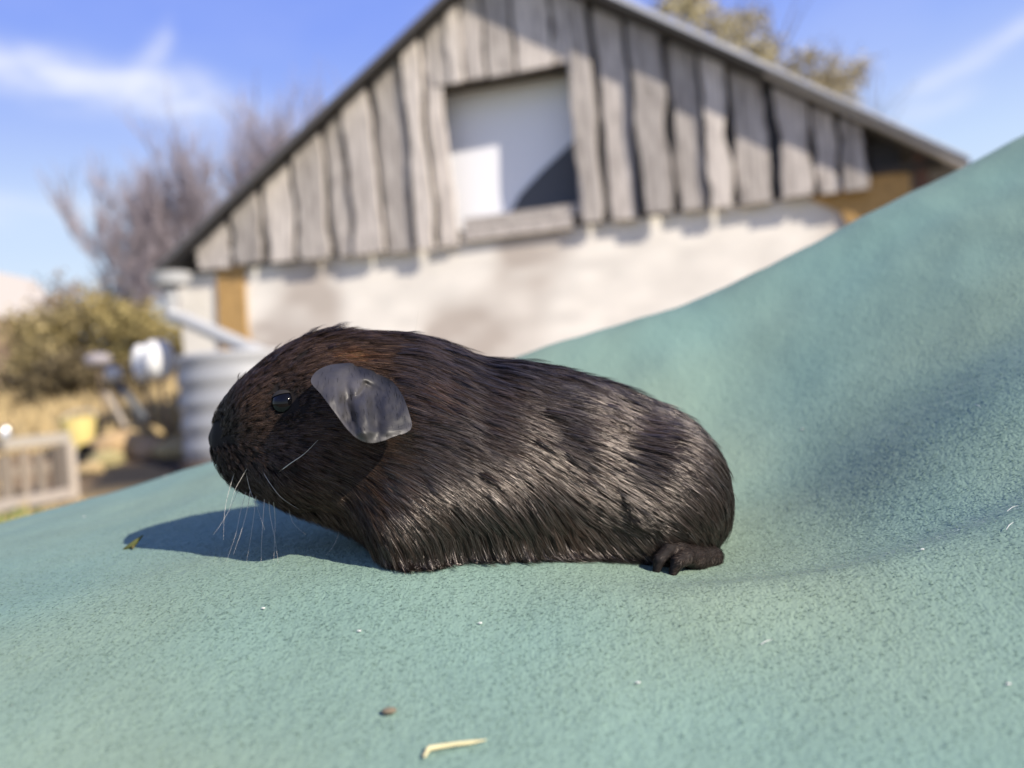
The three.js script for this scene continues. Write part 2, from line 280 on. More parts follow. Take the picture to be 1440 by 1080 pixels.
{ // pallet used as a fence panel
  const A = at(-40, 735, 5.55), B = at(104, 694, 6.35); A.y = groundY(A.x, A.z); B.y = groundY(B.x, B.z);
  const t = thing('pallet_fence', 'weathered wooden pallet standing upright as a fence at the left', 'fence', A);
  const len = Math.hypot(B.x - A.x, B.z - A.z); t.rotation.y = Math.atan2(-(B.z - A.z), B.x - A.x);
  const r = rngOf(9), hh = 0.6; const wood = [std(0.22, 0.185, 0.15), std(0.12, 0.10, 0.085), std(0.29, 0.24, 0.19)];
  part('rail', boxAt(0, len, hh - 0.085, hh, -0.02, 0.02), std(0.40, 0.365, 0.32), t); part('rail', boxAt(0, len, 0.06, 0.15, 0.02, 0.05), std(0.38, 0.335, 0.30), t);
  part('rail', boxAt(0, len, 0.3, 0.37, -0.05, -0.022), std(0.3, 0.25, 0.2), t);
  part('post', boxAt(len - 0.07, len, -0.05, hh - 0.088, -0.03, 0.06), std(0.46, 0.4, 0.34), t); part('post', boxAt(0, 0.07, -0.05, hh - 0.088, -0.03, 0.06), std(0.4, 0.35, 0.3), t);
  for (let x = 0.1; x < len - 0.12;) { const w = 0.06 + 0.05 * r(); part('slat', boxAt(x, x + w, 0.04, hh - 0.09 - 0.05 * r(), -0.018, 0.004), wood[Math.floor(r() * 3)], t); x += w + 0.03 + 0.05 * r(); }
}
{
  const p = at(110, 612, 7.6); p.y = groundY(p.x, p.z);
  const yel = std(0.80, 0.66, 0.26, 0.5);
  const t = thing('bucket', 'round yellow plastic bucket behind the upright pallet', 'bucket', p);
  part('shell', new THREE.LatheGeometry([[0.001, 0], [0.13, 0], [0.17, 0.36], [0.18, 0.36], [0.18, 0.38], [0.16, 0.38], [0.12, 0.02], [0.001, 0.02]].map(([x, y]) => new THREE.Vector2(x, y)), 28), yel, t);
  part('handle', new THREE.TorusGeometry(0.165, 0.006, 6, 24, Math.PI).rotateX(-1.0).translate(0, 0.36, 0), std(0.6, 0.6, 0.6, 0.4), t);
  const q = at(126, 648, 7.3); q.y = groundY(q.x, q.z) + 0.07;
  const k = thing('bucket', 'small black bucket lying on its side by the stones', 'bucket', q); k.rotation.set(Math.PI / 2 - 0.2, 0, 0.3);
  part('shell', new THREE.LatheGeometry([[0.001, -0.18], [0.07, -0.18], [0.095, 0.05], [0.1, 0.05], [0.1, 0.06], [0.088, 0.06], [0.062, -0.17], [0.001, -0.17]].map(([x, y]) => new THREE.Vector2(x, y)), 24), std(0.012, 0.012, 0.013, 0.6), k);
}
{ // upturned white canisters on stakes, a small pot, a leaning grey board
  const prof = (r, h) => Array.from({ length: 17 }, (_, i) => { const a = i / 16 * Math.PI; return new THREE.Vector2(Math.max(0.001, r * Math.pow(Math.sin(a), 0.75)), -h / 2 * Math.cos(a)); }), stake = std(0.2, 0.15, 0.11);
  const put = (px, py, d, r, h, label, cat, mat, top) => {
    const p = at(px, py, d), g = groundY(p.x, p.z), y = p.y - g;
    const t = thing(cat === 'pot' ? 'pot' : 'canister', label, cat, V(p.x, g, p.z));
    part('stake', rope([V(0.05, -0.1, 0), V(0.01, y * 0.6, 0), V(0, y, 0)], 0.018, 6), stake, t);
    part('shell', new THREE.LatheGeometry(prof(r, h), 24).translate(0, y, 0), mat, t);
  };
  put(200, 511, 8.2, 0.10, 0.40, 'narrow white plastic canister on a stake, left of the fat one', 'canister', WHITE);
  put(223, 506, 8.1, 0.165, 0.42, 'fat white plastic canister on a stake left of the water barrel', 'canister', WHITE);
  put(160, 527, 8.0, 0.085, 0.17, 'small pale round pot on a stake below the bushes', 'pot', std(0.62, 0.60, 0.57, 0.4));
  put(138, 507, 8.5, 0.14, 0.17, 'dull lilac grey canister on a stake before the bushes', 'canister', std(0.33, 0.30, 0.31, 0.7));
  const a = at(172, 545, 7.8), b = at(205, 592, 7.5);
  lone('leaning_board', rope([V(0, 0, 0), b.clone().sub(a)], 0.05, 4), std(0.13, 0.135, 0.135), 'grey board leaning at a slant below the white canisters', 'board', a);
  const c = at(150, 552, 7.9), e = at(176, 600, 7.6);
  lone('leaning_pole', rope([V(0, 0, 0), e.clone().sub(c)], 0.03, 6), std(0.42, 0.36, 0.29), 'thin tan pole leaning beside the grey slanting board', 'pole', c);
}
{ // stones and clods along the bank
  const r = rngOf(12); const where = [['broad flat tan stone nearest the water barrel', 243, 612, 7.35, 0.16], ['pale ochre stone just left of the broad flat one', 205, 612, 7.45, 0.14], ['big brown clod of earth above the black bucket', 165, 628, 7.5, 0.24], ['rounded tan stone at the lower edge of the shade', 150, 655, 7.2, 0.13], ['small ochre stone below the black bucket', 128, 664, 7.0, 0.10], ['low tan clod behind the ochre stones', 195, 596, 8.0, 0.2]];
  for (const [label, px, py, d, s] of where) {
    const p = at(px, py, d); p.y = groundY(p.x, p.z) + s * 0.25;
    const g = new THREE.IcosahedronGeometry(s, 4), q = g.attributes.position, sd = r() * 40; for (let i = 0; i < q.count; i++) { const k = 1 + 0.55 * fbm(q.getX(i) / s * 0.9 + sd, q.getY(i) / s * 0.9, q.getZ(i) / s * 0.9, 3); q.setXYZ(i, q.getX(i) * k * 1.25, q.getY(i) * k * 0.75, q.getZ(i) * k); }
    g.computeVertexNormals();
    lone(label.includes('clod') ? 'earth_clod' : 'stone', g, std(0.40 + 0.1 * r(), 0.29 + 0.06 * r(), 0.17, 1), label, label.includes('clod') ? 'clod' : 'stone', p);
  }
}
{ // a polished metal can added on the pallet for its sun glint
  const p = at(9, 617, 5.68); const g = new THREE.SphereGeometry(0.018, 16, 12);
  lone('glint_can', new THREE.LatheGeometry([[0.001, 0], [0.03, 0], [0.033, 0.01], [0.033, 0.06], [0.022, 0.075], [0.022, 0.09], [0.001, 0.09]].map(([x, y]) => new THREE.Vector2(x, y)), 20), std(1.1, 1.1, 1.1, 0.22, { metalness: 1 }), 'tiny polished metal can added on the pallet for a sun glint', 'can', p);
}
{ // dry grass and green turf
  const r = rngOf(88); const pos = [], idx = [], col = [];
  for (let i = 0; i < 36000; i++) {
    const d = 4.6 + Math.pow(r(), 1.4) * 11, x = -2.6 - Math.pow(r(), 1.5) * d * 1.3 - (r() < 0.3 ? 1 : 0), z = -d;
    if (x > -3.0 && d > 6.5) continue;
    const y = groundY(x, z), near = d < 5.8 && x < -3.45, bare = d > 6.3 && d < 7.9; if (bare && r() < 0.9) continue; if (d > 5.75 && d < 7.7 && x > -d * 0.60 - 0.25) continue;
    const h = (near ? 0.05 : d > 8.2 ? 0.22 : 0.08) * (0.5 + r()), a = r() * 6.28, w = 0.012 + 0.012 * r(), lx = (r() - 0.5) * h, lz = (r() - 0.5) * h, n = pos.length / 3;
    pos.push(x - w * Math.cos(a), y - 0.01, z - w * Math.sin(a), x + w * Math.cos(a), y - 0.01, z + w * Math.sin(a), x + lx, y + h, z + lz); idx.push(n, n + 1, n + 2);
    const k = 0.7 + 0.6 * r(), c = near && r() < 0.75 ? [0.12 * k, 0.19 * k, 0.035 * k] : [0.46 * k, 0.35 * k, 0.18 * k]; for (let q = 0; q < 3; q++) col.push(...c);
  }
  const m = prep(new THREE.Mesh(geoOf(pos, idx, { color: col }), new THREE.MeshStandardMaterial({ vertexColors: true, roughness: 0.9, side: THREE.DoubleSide })));
  m.name = 'dry_grass'; tag(m, 'dry tan and green grass covering the bank left of the barn', 'grass', null, 'stuff'); scene.add(m);
}

// ------------------------------------------------------------------ trees and bushes
function branches(seed, height, spread, levels, lean = 0) {      // upward fanning bare branches: geometry lists for trunk and twigs
  const r = rngOf(seed), trunk = [], twigs = [], tips = [];
  function grow(p, dir, len, rad, lev) {
    const n = 4, pts = [p.clone()], rr = [rad]; const q = p.clone(), d = dir.clone();
    for (let i = 1; i <= n; i++) { d.add(V((r() - 0.5) * 0.22, 0.06, (r() - 0.5) * 0.22)).normalize(); q.addScaledVector(d, len / n); pts.push(q.clone()); rr.push(rad * (1 - 0.55 * i / n)); }
    (lev === 0 ? trunk : twigs).push(rope(pts, rr, lev < 2 ? 6 : 3, false));
    if (lev >= levels) { tips.push(q.clone()); return; }
    const k = lev === 0 ? 10 : lev === 1 ? 7 : lev === 2 ? 5 : 4;
    for (let i = 0; i < k; i++) { const at_ = pts[Math.min(n, 1 + Math.floor((i + r()) / k * n))], nd = d.clone().add(V((r() - 0.5) * 2 * spread, 0.25 * r(), (r() - 0.5) * 2 * spread)).normalize(); grow(at_, nd, len * (0.55 + 0.3 * r()), Math.max(rad * 0.45, 0.011), lev + 1); }
  }
  grow(V(0, -0.2, 0), V(lean, 1, 0).normalize(), height * 0.42, height * 0.02, 0);
  return { trunk: mergeGeometries(trunk), twigs: mergeGeometries(twigs), tips };
}
function leafCloud(seed, centres, spreadOf, count, size, flat = 0.8) {
  const r = rngOf(seed), pos = [], idx = [], col = [];
  const gau = () => (r() + r() + r() - 1.5) * 0.9;
  for (let i = 0; i < count; i++) {
    const c = centres[Math.floor(r() * centres.length)], s = spreadOf(c); const x = c.x + gau() * s, y = c.y + gau() * s * flat, z = c.z + gau() * s;
    const u = V(r() - 0.5, r() - 0.5, r() - 0.5).normalize(), w = V(r() - 0.5, r() - 0.5, r() - 0.5).cross(u).normalize(), k = size * (0.6 + 0.8 * r()), n = pos.length / 3;
    pos.push(x - u.x * k, y - u.y * k, z - u.z * k, x + w.x * k * 0.6, y + w.y * k * 0.6, z + w.z * k * 0.6, x + u.x * k, y + u.y * k, z + u.z * k, x - w.x * k * 0.6, y - w.y * k * 0.6, z - w.z * k * 0.6);
    idx.push(n, n + 1, n + 2, n, n + 2, n + 3); const b = 0.7 + 0.6 * r(); for (let q = 0; q < 4; q++) col.push(b, b, b);
  }
  return geoOf(pos, idx, { color: col });
}
const leafMat = (r, g, b) => new THREE.MeshPhysicalMaterial({ color: lin(r, g, b), vertexColors: true, roughness: 0.9, side: THREE.DoubleSide });
const BARK = std(0.20, 0.16, 0.17), TWIG = std(0.38, 0.33, 0.36);
function bareTree(px, pyTop, d, seed, spread, label, base) {
  const p = at(px, pyTop, d), g = groundY(base ?? p.x, p.z); const t = thing('bare_tree', label, 'tree', V(base ?? p.x, g, p.z));
  const b = branches(seed, (p.y - g) * 1.0, spread, 4, (p.x - (base ?? p.x)) / (p.y - g));
  const box = new THREE.Box3().setFromBufferAttribute(b.twigs.attributes.position), k = 1.24 * (p.y - g) / box.max.y; t.scale.setScalar(k);
  part('trunk', b.trunk, BARK, t); part('crown', b.twigs, TWIG, t);
}
bareTree(322, 150, 16, 3, 0.62, 'tallest bare tree, its fine twigs rising behind the left roof edge');
bareTree(240, 190, 15.5, 14, 0.58, 'bare tree left of the tallest one, with steep upright twigs');
bareTree(378, 176, 17, 41, 0.6, 'bare tree half hidden behind the left roof edge, right of the tallest');
bareTree(165, 268, 15, 25, 0.55, 'short bare tree standing farthest left above the olive bushes');
function bush(px, pyTop, d, r, seed, color, label, count = 3600) {
  const p = at(px, pyTop, d), g = groundY(p.x, p.z), h = p.y - g; const t = thing('bush', label, 'bush', V(p.x, g, p.z));
  const rr = rngOf(seed), cs = []; for (let i = 0; i < 16; i++) { const a = rr() * 6.28, q = Math.sqrt(rr()) * r, y = 0.15 + rr() * (h * 0.82) * (1 - 0.5 * (q / r) ** 2); cs.push(V(Math.cos(a) * q, y, Math.sin(a) * q)); }
  const stems = cs.map((c) => rope([V(c.x * 0.15, -0.1, c.z * 0.15), V(c.x * 0.5, c.y * 0.55, c.z * 0.5), c], [0.03, 0.018, 0.006], 4, false));
  part('stem', mergeGeometries(stems), BARK, t);
  part('crown', leafCloud(seed + 1, cs, () => r * 0.42, count, 0.05), leafMat(...color), t);
}
bush(40, 415, 15, 1.1, 101, [0.27, 0.20, 0.10], 'brownish dry bush in front of the pale roofed house');
bush(100, 376, 14.6, 1.2, 103, [0.30, 0.225, 0.16], 'pinkish brown bush with thin top between the two olive ones');
bush(78, 425, 13.2, 1.0, 105, [0.31, 0.25, 0.12], 'olive bush low above the dry bank at the left');
bush(158, 388, 13.6, 1.15, 107, [0.37, 0.29, 0.11], 'yellow olive bush, brightest one of the row');
bush(214, 404, 12.6, 1.0, 109, [0.30, 0.24, 0.09], 'dark olive bush beside the barn corner and rain pipe');
bush(118, 490, 11.2, 0.7, 111, [0.13, 0.10, 0.05], 'low dark brown bush behind the pale pot');
function leafyTree(px, pyTop, d, r, seed, color, label) {
  const p = at(px, pyTop, d), g = groundY(p.x, p.z), h = p.y - g; const t = thing('leafy_tree', label, 'tree', V(p.x, g, p.z));
  const b = branches(seed, h, 0.75, 3), box = new THREE.Box3().setFromBufferAttribute(b.twigs.attributes.position), k = h / box.max.y; const m = new THREE.Matrix4().makeScale(k, k, k); b.trunk.applyMatrix4(m); b.twigs.applyMatrix4(m);
  part('trunk', b.trunk, BARK, t); const br = part('branches', b.twigs, std(0.2, 0.16, 0.11), t); br.name = 'branch';
  const q = rngOf(seed + 5), tips = []; while (tips.length < 34) { const c = V(q() * 2 - 1, q() * 2 - 1, q() * 2 - 1); if (c.length() < 1) tips.push(V(c.x * r, h - r * 1.15 + c.y * r * 0.95, c.z * r)); }
  part('crown', leafCloud(seed + 1, tips, () => 0.5, 8500, 0.06), leafMat(...color), t);
}
leafyTree(965, -30, 20, 2.3, 201, [0.52, 0.45, 0.26], 'taller olive tree showing over the right roof slope');
leafyTree(1116, 46, 21, 2.2, 203, [0.48, 0.41, 0.25], 'shorter olive tree lower down the right roof slope');

// ------------------------------------------------------------------ houses far off
{
  const p = at(-92, 455, 36), g = groundY(p.x, p.z); const t = thing('house', 'distant house with a pale roof at the far left', 'house', V(p.x, g, p.z));
  const wallH = p.y - g, apex = at(-112, 372, 36).y - g, hw = 2.9;
  part('wall', boxAt(-hw + 0.2, hw - 0.2, -0.5, wallH - 0.02, -6, 0), std(0.33, 0.22, 0.17), t);
  const sh = new THREE.Shape(); sh.moveTo(-hw, wallH); sh.lineTo(hw, wallH); sh.lineTo(hw * 0.35, apex); sh.lineTo(-hw * 0.35, apex); sh.closePath();
  part('roof', new THREE.ExtrudeGeometry(sh, { depth: 6.6, bevelEnabled: false }).translate(0, 0, -6.3), std(0.52, 0.47, 0.42, 0.6), t);
  const wn = part('window', boxAt(0.6, 1.5, wallH - 1.6, wallH - 0.6, 0.003, 0.04), std(0.1, 0.12, 0.14, 0.2), t); wn.name = 'window';
}
{
  const p = at(1276, 212, 25), g = groundY(p.x, p.z); const t = thing('house', 'house behind the barn of which only a red brick chimney shows', 'house', V(p.x, g, p.z));
  const top = at(1273, 181, 25).y - g, ridge = p.y - g;
  part('wall', boxAt(-3, 3, -0.3, ridge - 1.8, -6, 0), std(0.6, 0.55, 0.5), t);
  const sh = new THREE.Shape(); sh.moveTo(-3.3, ridge - 1.8); sh.lineTo(3.3, ridge - 1.8); sh.lineTo(0, ridge); sh.closePath();
  const rf = part('roof', new THREE.ExtrudeGeometry(sh, { depth: 6.4, bevelEnabled: false }).translate(0, 0, -6.2), std(0.25, 0.24, 0.24), t);
  part('chimney', boxAt(-0.22, 0.22, ridge - 0.6, top - 0.06, -1.2, -0.76), std(0.34, 0.20, 0.16), rf); part('chimney_cap', boxAt(-0.27, 0.27, top - 0.057, top, -1.25, -0.71), std(0.4, 0.3, 0.26), rf);
}

// ------------------------------------------------------------------ blanket, in the camera's rolled axes: height over (x, distance)
const BX = [-0.40, -0.28, -0.163, -0.085, 0.008, 0.06, 0.10, 0.14, 0.18, 0.23, 0.28, 0.36];
const BD = [0.06, 0.14, 0.18, 0.21, 0.25, 0.30, 0.34, 0.38, 0.42, 0.46, 0.54];
const BY = [
  [-0.112, -0.112, -0.110, -0.106, -0.104, -0.103, -0.102, -0.100, -0.098, -0.095, -0.090, -0.085],
  [-0.085, -0.080, -0.076, -0.0735, -0.072, -0.071, -0.069, -0.064, -0.058, -0.050, -0.040, -0.030],
  [-0.083, -0.076, -0.0685, -0.063, -0.0602, -0.0603, -0.0540, -0.043, -0.032, -0.019, -0.005, 0.010],
  [-0.083, -0.074, -0.064, -0.0550, -0.0508, -0.0545, -0.0500, -0.0370, -0.0200, 0.002, 0.022, 0.040],
  [-0.083, -0.073, -0.061, -0.0515, -0.0485, -0.0515, -0.0450, -0.0210, 0.0040, 0.030, 0.054, 0.082],
  [-0.086, -0.073, -0.0575, -0.0465, -0.042, -0.0415, -0.0365, -0.0125, 0.0130, 0.042, 0.068, 0.100],
  [-0.089, -0.073, -0.054, -0.037, -0.027, -0.022, -0.0125, 0.009, 0.035, 0.066, 0.094, 0.130],
  [-0.098, -0.0755, -0.0475, -0.025, -0.003, 0.0085, 0.019, 0.038, 0.061, 0.088, 0.114, 0.151],
  [-0.113, -0.0795, -0.0427, -0.0155, 0.0167, 0.033, 0.0455, 0.064, 0.0845, 0.110, 0.136, 0.178],
  [-0.140, -0.102, -0.062, -0.034, 0.000, 0.018, 0.031, 0.050, 0.071, 0.097, 0.122, 0.162],
  [-0.260, -0.215, -0.170, -0.140, -0.105, -0.087, -0.072, -0.055, -0.034, -0.010, 0.015, 0.055]];
const rowSpl = BY.map((r) => spline(BX, r));
function rawBlanket(x, d) {
  const y = spline(BD, rowSpl.map((s) => s(x)))(d);
  // the soft diagonal fold running up to the right in front of the hollow
  const fx = (x - 0.02) / 0.118, fd = 0.192 + 0.012 * fx, u = d - fd;
  const on = sstep(fx, -0.25, 0.4) * (1 - sstep(fx, 2.2, 3));
  const fold = on * 0.0058 * (u < 0 ? Math.exp(-u * u / (2 * 0.015 * 0.015)) : Math.exp(-u * u / (2 * 0.0085 * 0.0085)));
  return y + fold + 0.0022 * fbm(x * 22, 2, d * 22, 3) * (0.4 + sstep(d, 0.27, 0.36));
}
let blanketGrid;
{ // sampled once, then read bilinearly
  const nx = 171, nd = 103, a = new Float32Array(nx * nd);
  for (let j = 0; j < nd; j++) for (let i = 0; i < nx; i++) a[j * nx + i] = rawBlanket(-0.425 + i * 0.005, 0.045 + j * 0.005);
  const cub = (p0, p1, p2, p3, t) => p1 + 0.5 * t * (p2 - p0 + t * (2 * p0 - 5 * p1 + 4 * p2 - p3 + t * (3 * (p1 - p2) + p3 - p0)));
  blanketGrid = (x, d) => {
    const fx = clamp((x + 0.425) / 0.005, 1, nx - 3), fd = clamp((d - 0.045) / 0.005, 1, nd - 3), i = Math.floor(fx), j = Math.floor(fd), u = fx - i, v = fd - j;
    const r = []; for (let k = -1; k < 3; k++) { const o = (j + k) * nx + i; r.push(cub(a[o - 1], a[o], a[o + 1], a[o + 2], u)); } return cub(r[0], r[1], r[2], r[3], v);
  };
}
const blanketY = (x, d) => blanketGrid(x, d) + (0.00022 * noise3(x * 380, 1, d * 380) + 0.00014 * noise3(x * 900, 5, d * 900)) * (d < 0.4 ? 1 : 0.3);
const BORIGIN = camToWorld(0, -0.05, -0.28);
const blanket = thing('blanket', 'teal green fleece blanket sloping up to the right under the guinea pig', 'blanket', BORIGIN);
{
  const X0 = -0.42, X1 = 0.40, D0 = 0.05, D1 = 0.54, pos = [], idx = [], uv = [], color = [];
  const xs = [], ds = [];
  for (let i = 0; i <= 560; i++) { const t = i / 280 - 1; xs.push(t < 0 ? -X0 * (0.55 * t + 0.45 * t * t * t) : X1 * (0.55 * t + 0.45 * t * t * t)); }
  for (let j = 0; j <= 400; j++) { const t = j / 400; ds.push(D0 + (D1 - D0) * t); }
  const push = (p, u, v, c) => { pos.push(p.x - BORIGIN.x, p.y - BORIGIN.y, p.z - BORIGIN.z); uv.push(u, v); color.push(...c); };
  const tone = (x, d) => { const n = fbm(x * 30, 7, d * 30, 4), m = fbm(x * 9 + 4, 3, d * 9, 3); const k = 1 + 0.16 * n; return [0.178 * k * (1 - 0.25 * m), 0.258 * k, 0.212 * k * (1 + 0.18 * m)]; };
  for (const d of ds) for (const x of xs) push(camToWorld(x, blanketY(x, d), -d), x / 0.16, d / 0.16, tone(x, d));
  const w = xs.length, n = ds.length;
  for (let j = 0; j < n - 1; j++) for (let i = 0; i < w - 1; i++) { const p = j * w + i; idx.push(p, p + 1, p + w, p + 1, p + w + 1, p + w); }
  // hanging sides down to the ground
  const ring = []; for (let i = 0; i < w; i += 4) ring.push(i); for (let j = 4; j < n; j += 4) ring.push(j * w + w - 1); for (let i = w - 5; i >= 0; i -= 4) ring.push((n - 1) * w + i); for (let j = n - 5; j > 0; j -= 4) ring.push(j * w);
  const cx = BORIGIN.x, cz = BORIGIN.z; let prev = null;
  const rows = 10; const cols = ring.map((k, q) => {
    const p = V(pos[k * 3] + BORIGIN.x, pos[k * 3 + 1] + BORIGIN.y, pos[k * 3 + 2] + BORIGIN.z), out = V(p.x - cx, 0, p.z - cz).normalize(), a = q / ring.length * 2 * Math.PI, c = [k];
    for (let i = 1; i <= rows; i++) { const t = i / rows, f = 0.02 * Math.sqrt(t) + 0.02 * t * Math.sin(a * 23) + 0.012 * t * Math.sin(a * 41 + 1); const s = V(p.x + out.x * f, lerp(p.y, 0.02, t), p.z + out.z * f); c.push(pos.length / 3); push(s, q * 0.05, t * 4, tone(p.x + t, p.z)); } return c;
  });
  for (let q = 0; q < cols.length; q++) { const A = cols[q], B = cols[(q + 1) % cols.length]; for (let i = 0; i < rows; i++) idx.push(A[i], A[i + 1], B[i], A[i + 1], B[i + 1], B[i]); }
  const a = tileNoise(71, 230), b = tileNoise(72, 384), c = tileNoise(73, 60), e = tileNoise(74, 150);
  const bump = makeTex(1024, 1024, (u, v) => { const q = 0.02 * c(u, v); const k = 0.42 * a(u + q, v) + 0.28 * b(u, v + q) + 0.3 * Math.abs(2 * e(u * 1, v + q) - 1); return [k, k, k]; }, false);
  const mat = new THREE.MeshPhysicalMaterial({ vertexColors: true, roughness: 1, specularIntensity: 0.2, sheen: 0.45, sheenRoughness: 0.4, sheenColor: lin(0.75, 0.9, 1.0), bumpMap: bump, bumpScale: 0.0003, side: THREE.DoubleSide });
  part('cloth', geoOf(pos, idx, { uv, color }), mat, blanket);
  // the nap: short curled fibres where the camera can tell them apart
  const r = rngOf(404), fp = [], fi = [], fc = [];
  for (let i = 0; i < 175000; i++) {
    const d = clamp(0.225 + 0.075 * (r() + r() + r() + r() - 2) * 1.5, 0.06, 0.5), x = clamp(0.175 * (r() + r() + r() - 1.5) * 1.35, -0.4, 0.38), y = blanketY(x, d), ang = r() * 6.283, len = 0.0006 + 0.0008 * r(), wd = 0.00007 + 0.00005 * r();
    const p0 = V(x, y - 0.0002, -d), dir = V(Math.cos(ang), 0.25 + 0.4 * r(), Math.sin(ang)).normalize(), p1 = p0.clone().addScaledVector(dir, len * 0.6), p2 = p1.clone().addScaledVector(V(Math.cos(ang + 1), 0.15, Math.sin(ang + 1)), len * 0.5);
    const s = V(-Math.sin(ang), 0.2, Math.cos(ang)).multiplyScalar(wd), n = fp.length / 3; const k = 1.05 + 0.3 * r(), bl = r() < 0.02 ? 1.6 : 1, t = tone(x, d);
    for (const [p, q] of [[p0, -1], [p0, 1], [p1, -1], [p1, 1], [p2, 0]]) { const z = camToWorld(p.x + q * s.x, p.y + q * s.y, p.z + q * s.z).sub(BORIGIN); fp.push(z.x, z.y, z.z); fc.push(t[0] * k * bl, t[1] * k * (bl > 1 ? 1.3 : 1), t[2] * k * (bl > 1 ? 1.35 : 1)); }
    fi.push(n, n + 1, n + 2, n + 1, n + 3, n + 2, n + 2, n + 3, n + 4);
  }
  tag(part('nap', geoOf(fp, fi, { color: fc }), new THREE.MeshPhysicalMaterial({ vertexColors: true, roughness: 1, transmission: 0.45, thickness: 0, specularIntensity: 0.2, side: THREE.DoubleSide }), blanket), null, null, null, 'stuff');
}
// crumbs of hay on the blanket
const onBlanket = (px, py) => { let lo = 0.1, hi = 0.44; for (let d = 0.1; d < 0.44; d += 0.002) { const x = (px - 720) / F * d; if ((540 - py) / F * d < blanketY(x, d)) { hi = d; lo = d - 0.002; break; } } for (let i = 0; i < 14; i++) { const m = (lo + hi) / 2; if ((540 - py) / F * m < blanketY((px - 720) / F * m, m)) hi = m; else lo = m; } return hi; };
const blanketPoint = (px, py, up = 0.0006) => { const d = onBlanket(px, py), x = (px - 720) / F * d; return camToWorld(x, blanketY(x, d) + up, -d); };
{
  const straw = std(0.72, 0.64, 0.36, 0.6), pts = [[596, 1071], [603, 1059], [622, 1056], [640, 1053], [660, 1051], [684, 1047]].map(([x, y]) => blanketPoint(x, y, 0.0009)), p0 = pts[2].clone();
  lone('straw_stalk', rope(pts.map((p) => p.sub(p0)), [0.0003, 0.0005, 0.00045, 0.0004, 0.0004, 0.0001], 7), straw, 'bent pale straw stalk near the bottom edge of the blanket', 'straw', p0);
  const q = blanketPoint(188, 771, 0.0008);
  const sprig = thing('dry_sprig', 'small dark green dry sprig at the tip of the shadow', 'sprig', q);
  part('leaf', rope([V(-0.0035, -0.0008, 0), V(0, 0.0005, 0.0005), V(0.003, 0.0032, -0.001)], [0.0003, 0.0011, 0.0002], 5), std(0.10, 0.11, 0.03), sprig);
  part('leaf', rope([V(0, 0.0003, 0), V(0.001, -0.0004, 0.003)], [0.0007, 0.0002], 5), std(0.12, 0.10, 0.03), sprig);
  lone('seed_husk', new THREE.SphereGeometry(0.0012, 12, 8).scale(1.3, 0.55, 0.8), std(0.20, 0.16, 0.11), 'small brown seed husk lying alone in the front of the blanket', 'seed', blanketPoint(547, 1005, 0.0008));
  const fib = [[1424, 720, 16, -6, 'white lint fibre at the right edge, the upper of two on the fold'], [1420, 745, 10, -8, 'white lint fibre at the right edge, the lower of two on the fold'], [1078, 909, 16, -4, 'white lint fibre lying alone at the lower right of the blanket'], [1375, 575, 8, 6, 'pale lint fibre in the dark hollow high at the right']];
  fib.forEach(([px, py, dx, dy, label]) => { const a = blanketPoint(px - dx / 2, py - dy / 2, 0.0008), b = blanketPoint(px + dx / 2, py + dy / 2, 0.0012), m = blanketPoint(px + 0.06 * dy, py - 1, 0.0011); lone('lint_fibre', rope([V(0, 0, 0), m.sub(a), b.sub(a)], [0.00006, 0.0001, 0.00004], 5), std(0.8, 0.8, 0.76), label, 'lint', a, 'white lint fibres on the blanket'); });
  const sp = [[118, 728, 'white lint speck near the left rim, lower of the two there'], [88, 707, 'white lint speck near the left rim, upper of the two there'], [232, 672, 'white lint speck near the far edge, left of the nose'], [318, 672, 'white lint speck just under the nose of the guinea pig'], [505, 890, 'white lint speck below the chest of the guinea pig'], [675, 879, 'white lint speck below the belly of the guinea pig'], [1128, 605, 'white lint speck in the hollow to the right of the rump'], [370, 858, 'white lint speck just below the lower edge of the shadow'], [1418, 965, 'white lint speck in front near the right edge of the photo'], [897, 963, 'white lint speck in front, right of the brown seed husk'], [1297, 775, 'white lint speck on the crest of the diagonal fold']];
  const sg = new THREE.IcosahedronGeometry(0.00042, 1); { const p = sg.attributes.position; for (let i = 0; i < p.count; i++) p.setXYZ(i, p.getX(i) * 1.3, p.getY(i) * 0.5, p.getZ(i) * (0.7 + 0.3 * Math.sin(p.getX(i) * 4000))); sg.computeVertexNormals(); }
  const sm = std(0.78, 0.78, 0.72, 0.8);
  sp.forEach(([px, py, label]) => lone('lint_speck', sg, sm, label, 'lint', blanketPoint(px, py, 0.0005), 'white lint specks on the blanket'));
}

// ------------------------------------------------------------------ guinea pig, modelled at 0.24 m in the camera's rolled axes
const PD = 0.24, PK = PD / F, PY0 = -0.0545;
const P = (px, py, z = 0) => V((px - 720) / F * (PD - z), (540 - py) / F * (PD - z) - PY0, z);   // a point seen at that pixel, z towards the camera
const toPx = (p) => { const d = PD - p.z; return [720 + p.x / d * F, 540 - (p.y + PY0) / d * F]; };
const pig = thing('guinea_pig', 'black brown short haired guinea pig standing in profile on the teal blanket', 'guinea pig', camToWorld(0, PY0, -PD));
pig.rotation.z = -ROLL;
const pigBlanket = (x, z) => blanketGrid(x, PD - z) - PY0;
